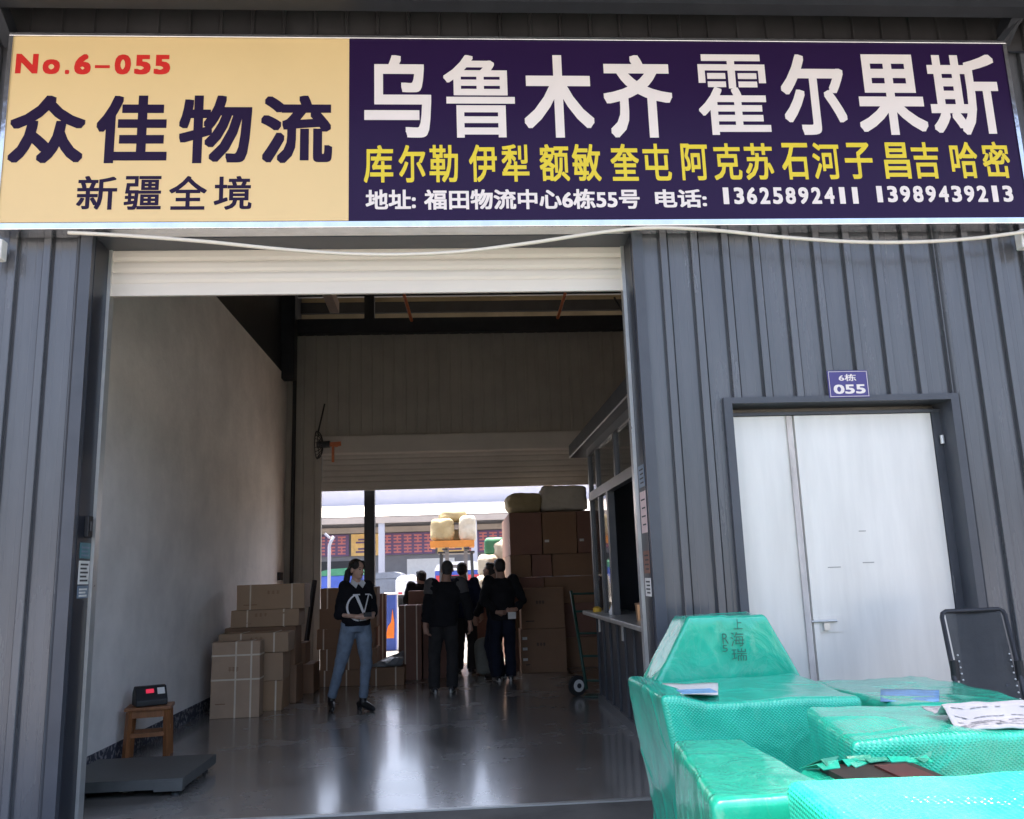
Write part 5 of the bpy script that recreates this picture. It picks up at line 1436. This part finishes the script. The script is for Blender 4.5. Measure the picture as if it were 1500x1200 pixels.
def truck(cx, cy, wd, hh, ln, label, body_m, cover_m=None, cab_m='white_paint'):
    """lorry parked end-on: cargo body towards the hall, cab beyond"""
    r = empty('truck', (cx, cy, 0), label, 'truck', 'trucks parked in the back yard')
    MB().box(cx - wd / 2, cx + wd / 2, cy, cy + ln, 0.62, hh * 0.8).bevel(0.03, 1).build('cargo_body', body_m, r)
    top = MB(); 
    top.poly([(cx - wd / 2 - 0.02, hh * 0.8 + 0.002), (cx + wd / 2 + 0.02, hh * 0.8 + 0.002), (cx + wd / 2 - 0.1, hh * 0.95), (cx + wd / 4, hh), (cx - wd / 4, hh * 0.98), (cx - wd / 2 + 0.1, hh * 0.93)], cy - 0.03, cy + ln)
    top.build('cover', cover_m or body_m, r)
    MB().box(cx - wd / 2 + 0.1, cx + wd / 2 - 0.1, cy + ln + 0.15, cy + ln + 1.8, 0.5, hh * 0.92).bevel(0.08, 2).build('cab', cab_m, r)
    MB().box(cx - wd / 2 + 0.1, cx + wd / 2 - 0.1, cy + 0.1, cy + ln + 0.1, 0.45, 0.61).build('chassis', 'dark_steel', r)
    for sx in (-1, 1):
        for yy in (cy + 0.8, cy + ln + 0.9):
            xx = cx + sx * (wd / 2 - 0.2)
            MB().tube([(xx - 0.13, yy, 0.42), (xx + 0.13, yy, 0.42)], 0.42, 18).build('wheel', 'tyre', r)
        MB().box(cx + sx * (wd / 2 - 0.25) - 0.1, cx + sx * (wd / 2 - 0.25) + 0.1, cy - 0.02, cy + 0.0, 0.66, 0.76).build('tail_light', 'red_paint', r)
    return r
truck(P(500, 840, 1, 52).x, 52, 2.5, P(505, 832, 1, 52).z, 4.5, 'blue truck under a green tarpaulin behind the woman', 'blue_tarp', 'green_tarp')
truck(P(564, 840, 1, 50).x, 50, 1.9, P(562, 838, 1, 50).z, 4.0, 'dark grey blue truck right of the dark column', 'grey_truck', None)
truck(P(594, 850, 1, 46).x, 46, 1.05, P(592, 842, 1, 46).z, 2.5, 'small bright white van standing in the sun', 'white_paint', 'white_paint')
tr = truck(P(672, 840, 1, 42).x, 42, 2.3, P(668, 822, 1, 42).z, 4.5, 'blue truck with a red lower tailgate behind the bald man', 'blue_tarp', 'white_paint')
c0 = P(672, 840, 1, 42).x
MB().box(c0 - 1.1, c0 + 1.1, 41.94, 41.99, 0.7, 1.55).build('tailgate', 'red_paint', tr)
# blue cabinet with a flame panel in the near yard
q0, q1 = P(562, 872, 1, 18.5), P(580, 925, 1, 18.5)
CBN = empty('cabinet', ((q0.x + q1.x) / 2, 18.5, 0), 'blue cabinet painted with an orange flame outside the back opening', 'cabinet')
MB().box(q0.x, q1.x, 18.5, 18.9, 0.001, q0.z).bevel(0.01, 1).build('body', 'blue_tarp', CBN)
MB().poly([(q0.x + 0.03, 0.25), (q1.x - 0.04, 0.25), (q1.x - 0.03, 0.55), (q1.x - 0.07, 0.85), (q1.x - 0.10, 0.58), (q0.x + 0.09, 0.5)], 18.49, 18.499).build('flame_panel', 'flame', CBN)
MB().box(q0.x - 0.02, q1.x + 0.02, 18.48, 18.92, q0.z + 0.001, q0.z + 0.04).build('lid', 'white_paint', CBN)
MB().box(q1.x + 0.03, q1.x + 0.05, 18.45, 18.47, 0.001, q0.z + 0.1).build('post', 'white_paint', CBN)
# lamp post at the left of the opening
pb_ = P(482, 850, 1, 30)
LP = empty('lamp_post', (pb_.x, 30, 0), 'white bent lamp post at the left edge of the back opening', 'lamp')
t1, t2 = P(482, 800, 1, 30), P(489, 786, 1, 30)
MB().tube([(pb_.x, 30, 0), (pb_.x, 30, t1.z), (pb_.x + 0.05, 30, t1.z + 0.15), (t2.x, 30, t2.z)], 0.055, 10).build('pole', 'opp_wall', LP, True)
e_ = P(478, 785, 1, 30)
MB().bar((e_.x - 0.05, 30, e_.z + 0.08), (e_.x + 0.12, 30, e_.z - 0.08), 0.12, 0.07).build('lamp_head', 'opp_wall', LP)
# forklift with raised pallet
YF = 22.0
fx = P(668, 800, 1, YF).x
FK = empty('forklift', (fx, YF, 0), 'forklift lifting a pallet of sacks outside the back opening', 'forklift')
MB().box(fx - 0.5, fx + 0.5, YF + 1.5, YF + 3.2, 0.35, 1.1).bevel(0.06, 2).build('body', 'pallet_orange', FK)
mb = MB()
for sx in (-1, 1):
    mb.box(fx + 0.25 * sx - 0.05, fx + 0.25 * sx + 0.05, YF + 1.22, YF + 1.34, 0.1, 3.0)
for zz in (0.9, 1.7, 2.75): mb.box(fx - 0.2, fx + 0.2, YF + 1.24, YF + 1.32, zz, zz + 0.09)
mb.build('mast', 'opp_clad', FK)
zp = P(660, 803, 1, YF).z
for sx in (-1, 1):
    MB().box(fx + sx * 0.28 - 0.06, fx + sx * 0.28 + 0.06, YF - 0.05, YF + 1.2, zp - 0.05, zp - 0.005).build('fork', 'dark_steel', FK)
mb = MB()
for sx in (-1, 1):
    for yy in (YF + 1.6, YF + 2.9): mb.bar((fx + 0.45 * sx, yy, 1.1), (fx + 0.42 * sx, yy + 0.05, 2.1), 0.05)
mb.box(fx - 0.5, fx + 0.5, YF + 1.5, YF + 3.0, 2.1, 2.15); mb.build('overhead_guard', 'dark_steel', FK)
for sx in (-1, 1):
    for yy, rr in ((YF + 1.7, 0.32), (YF + 2.95, 0.26)):
        MB().tube([(fx + sx * 0.5 - 0.1, yy, rr), (fx + sx * 0.5 + 0.1, yy, rr)], rr, 18).build('wheel', 'tyre', FK)
MB().box(fx - 0.22, fx + 0.22, YF + 2.1, YF + 2.6, 1.1, 1.5).build('seat', 'black', FK)
x0, x1 = P(630, 800, 1, YF).x, P(695, 800, 1, YF).x
PL = empty('pallet', ((x0 + x1) / 2, YF, zp), 'orange pallet raised on the forks of the forklift', 'pallet')
mb = MB()
for k in range(6): mb.box(x0, x1, YF + 0.19 * k, YF + 0.19 * k + 0.14, zp + 0.13, zp + 0.155)
mb.build('deck_boards', 'pallet_orange', PL)
mb = MB()
for k in range(3):
    xx = x0 + (x1 - x0 - 0.12) * k / 2; mb.box(xx, xx + 0.12, YF, YF + 1.09, zp + 0.025, zp + 0.129)
mb.build('bearers', 'pallet_orange', PL)
MB().box(x0, x1, YF - 0.012, YF - 0.001, zp + 0.02, zp + 0.19).build('side_board', 'pallet_orange', PL)
zs_ = zp + 0.155
GS = 'sacks on the raised pallet'
sack((x0 * 0.72 + x1 * 0.28), YF + 0.5, zs_, 0.30, 0.45, 0.29, 'upright tan sack on the left of the raised pallet', GS, 'sack', 11, 0, 0.5)
sack((x0 * 0.14 + x1 * 0.86), YF + 0.5, zs_, 0.22, 0.42, 0.32, 'upright pale sack on the right of the raised pallet', GS, 'sack_white', 12, 0, 0.6)
sack((x0 * 0.44 + x1 * 0.56), YF + 0.75, zs_, 0.16, 0.3, 0.17, 'small grey sack wedged between the two on the raised pallet', GS, 'sack', 13, 0, 0.6)
sack((x0 * 0.48 + x1 * 0.52), YF + 0.62, zs_ + 0.53, 0.34, 0.36, 0.15, 'yellowish sack lying on top of the raised pallet load', GS, 'sack', 14, 8, 0.8)
# white bundles in the sun beside the carton stack
GB = 'white plastic bundles heaped outside the back opening'
lab = ['lowest white bundle at the left of the sunlit heap', 'lowest white bundle at the right of the sunlit heap', 'second white bundle up in the sunlit heap left of the stack', 'second bundle up touching the carton stack in the sun',
       'small white bundle near the top of the sunlit heap', 'topmost crumpled bundle of the sunlit heap', 'green tinted bundle tucked in the sunlit heap']
spots = [(0.55, 16.75, 0.0, .26, .3, .40, 'sack_white'), (0.98, 16.8, 0.0, .20, .3, .42, 'sack_white'), (0.50, 16.75, 0.80, .22, .28, .33, 'sack_white'), (0.93, 16.75, 0.84, .22, .28, .36, 'sack_white'),
         (0.58, 16.75, 1.46, .17, .22, .20, 'sack_white'), (0.90, 16.75, 1.56, .20, .24, .30, 'sack_white'), (0.70, 16.8, 1.86, .12, .2, .16, 'green_tarp')]
for k, (x, y, z, hx, hy, hz, mt_) in enumerate(spots):
    sack(x, y, z, hx, hy, hz, lab[k], GB, mt_, 20 + k, 10 * k, 0.7)
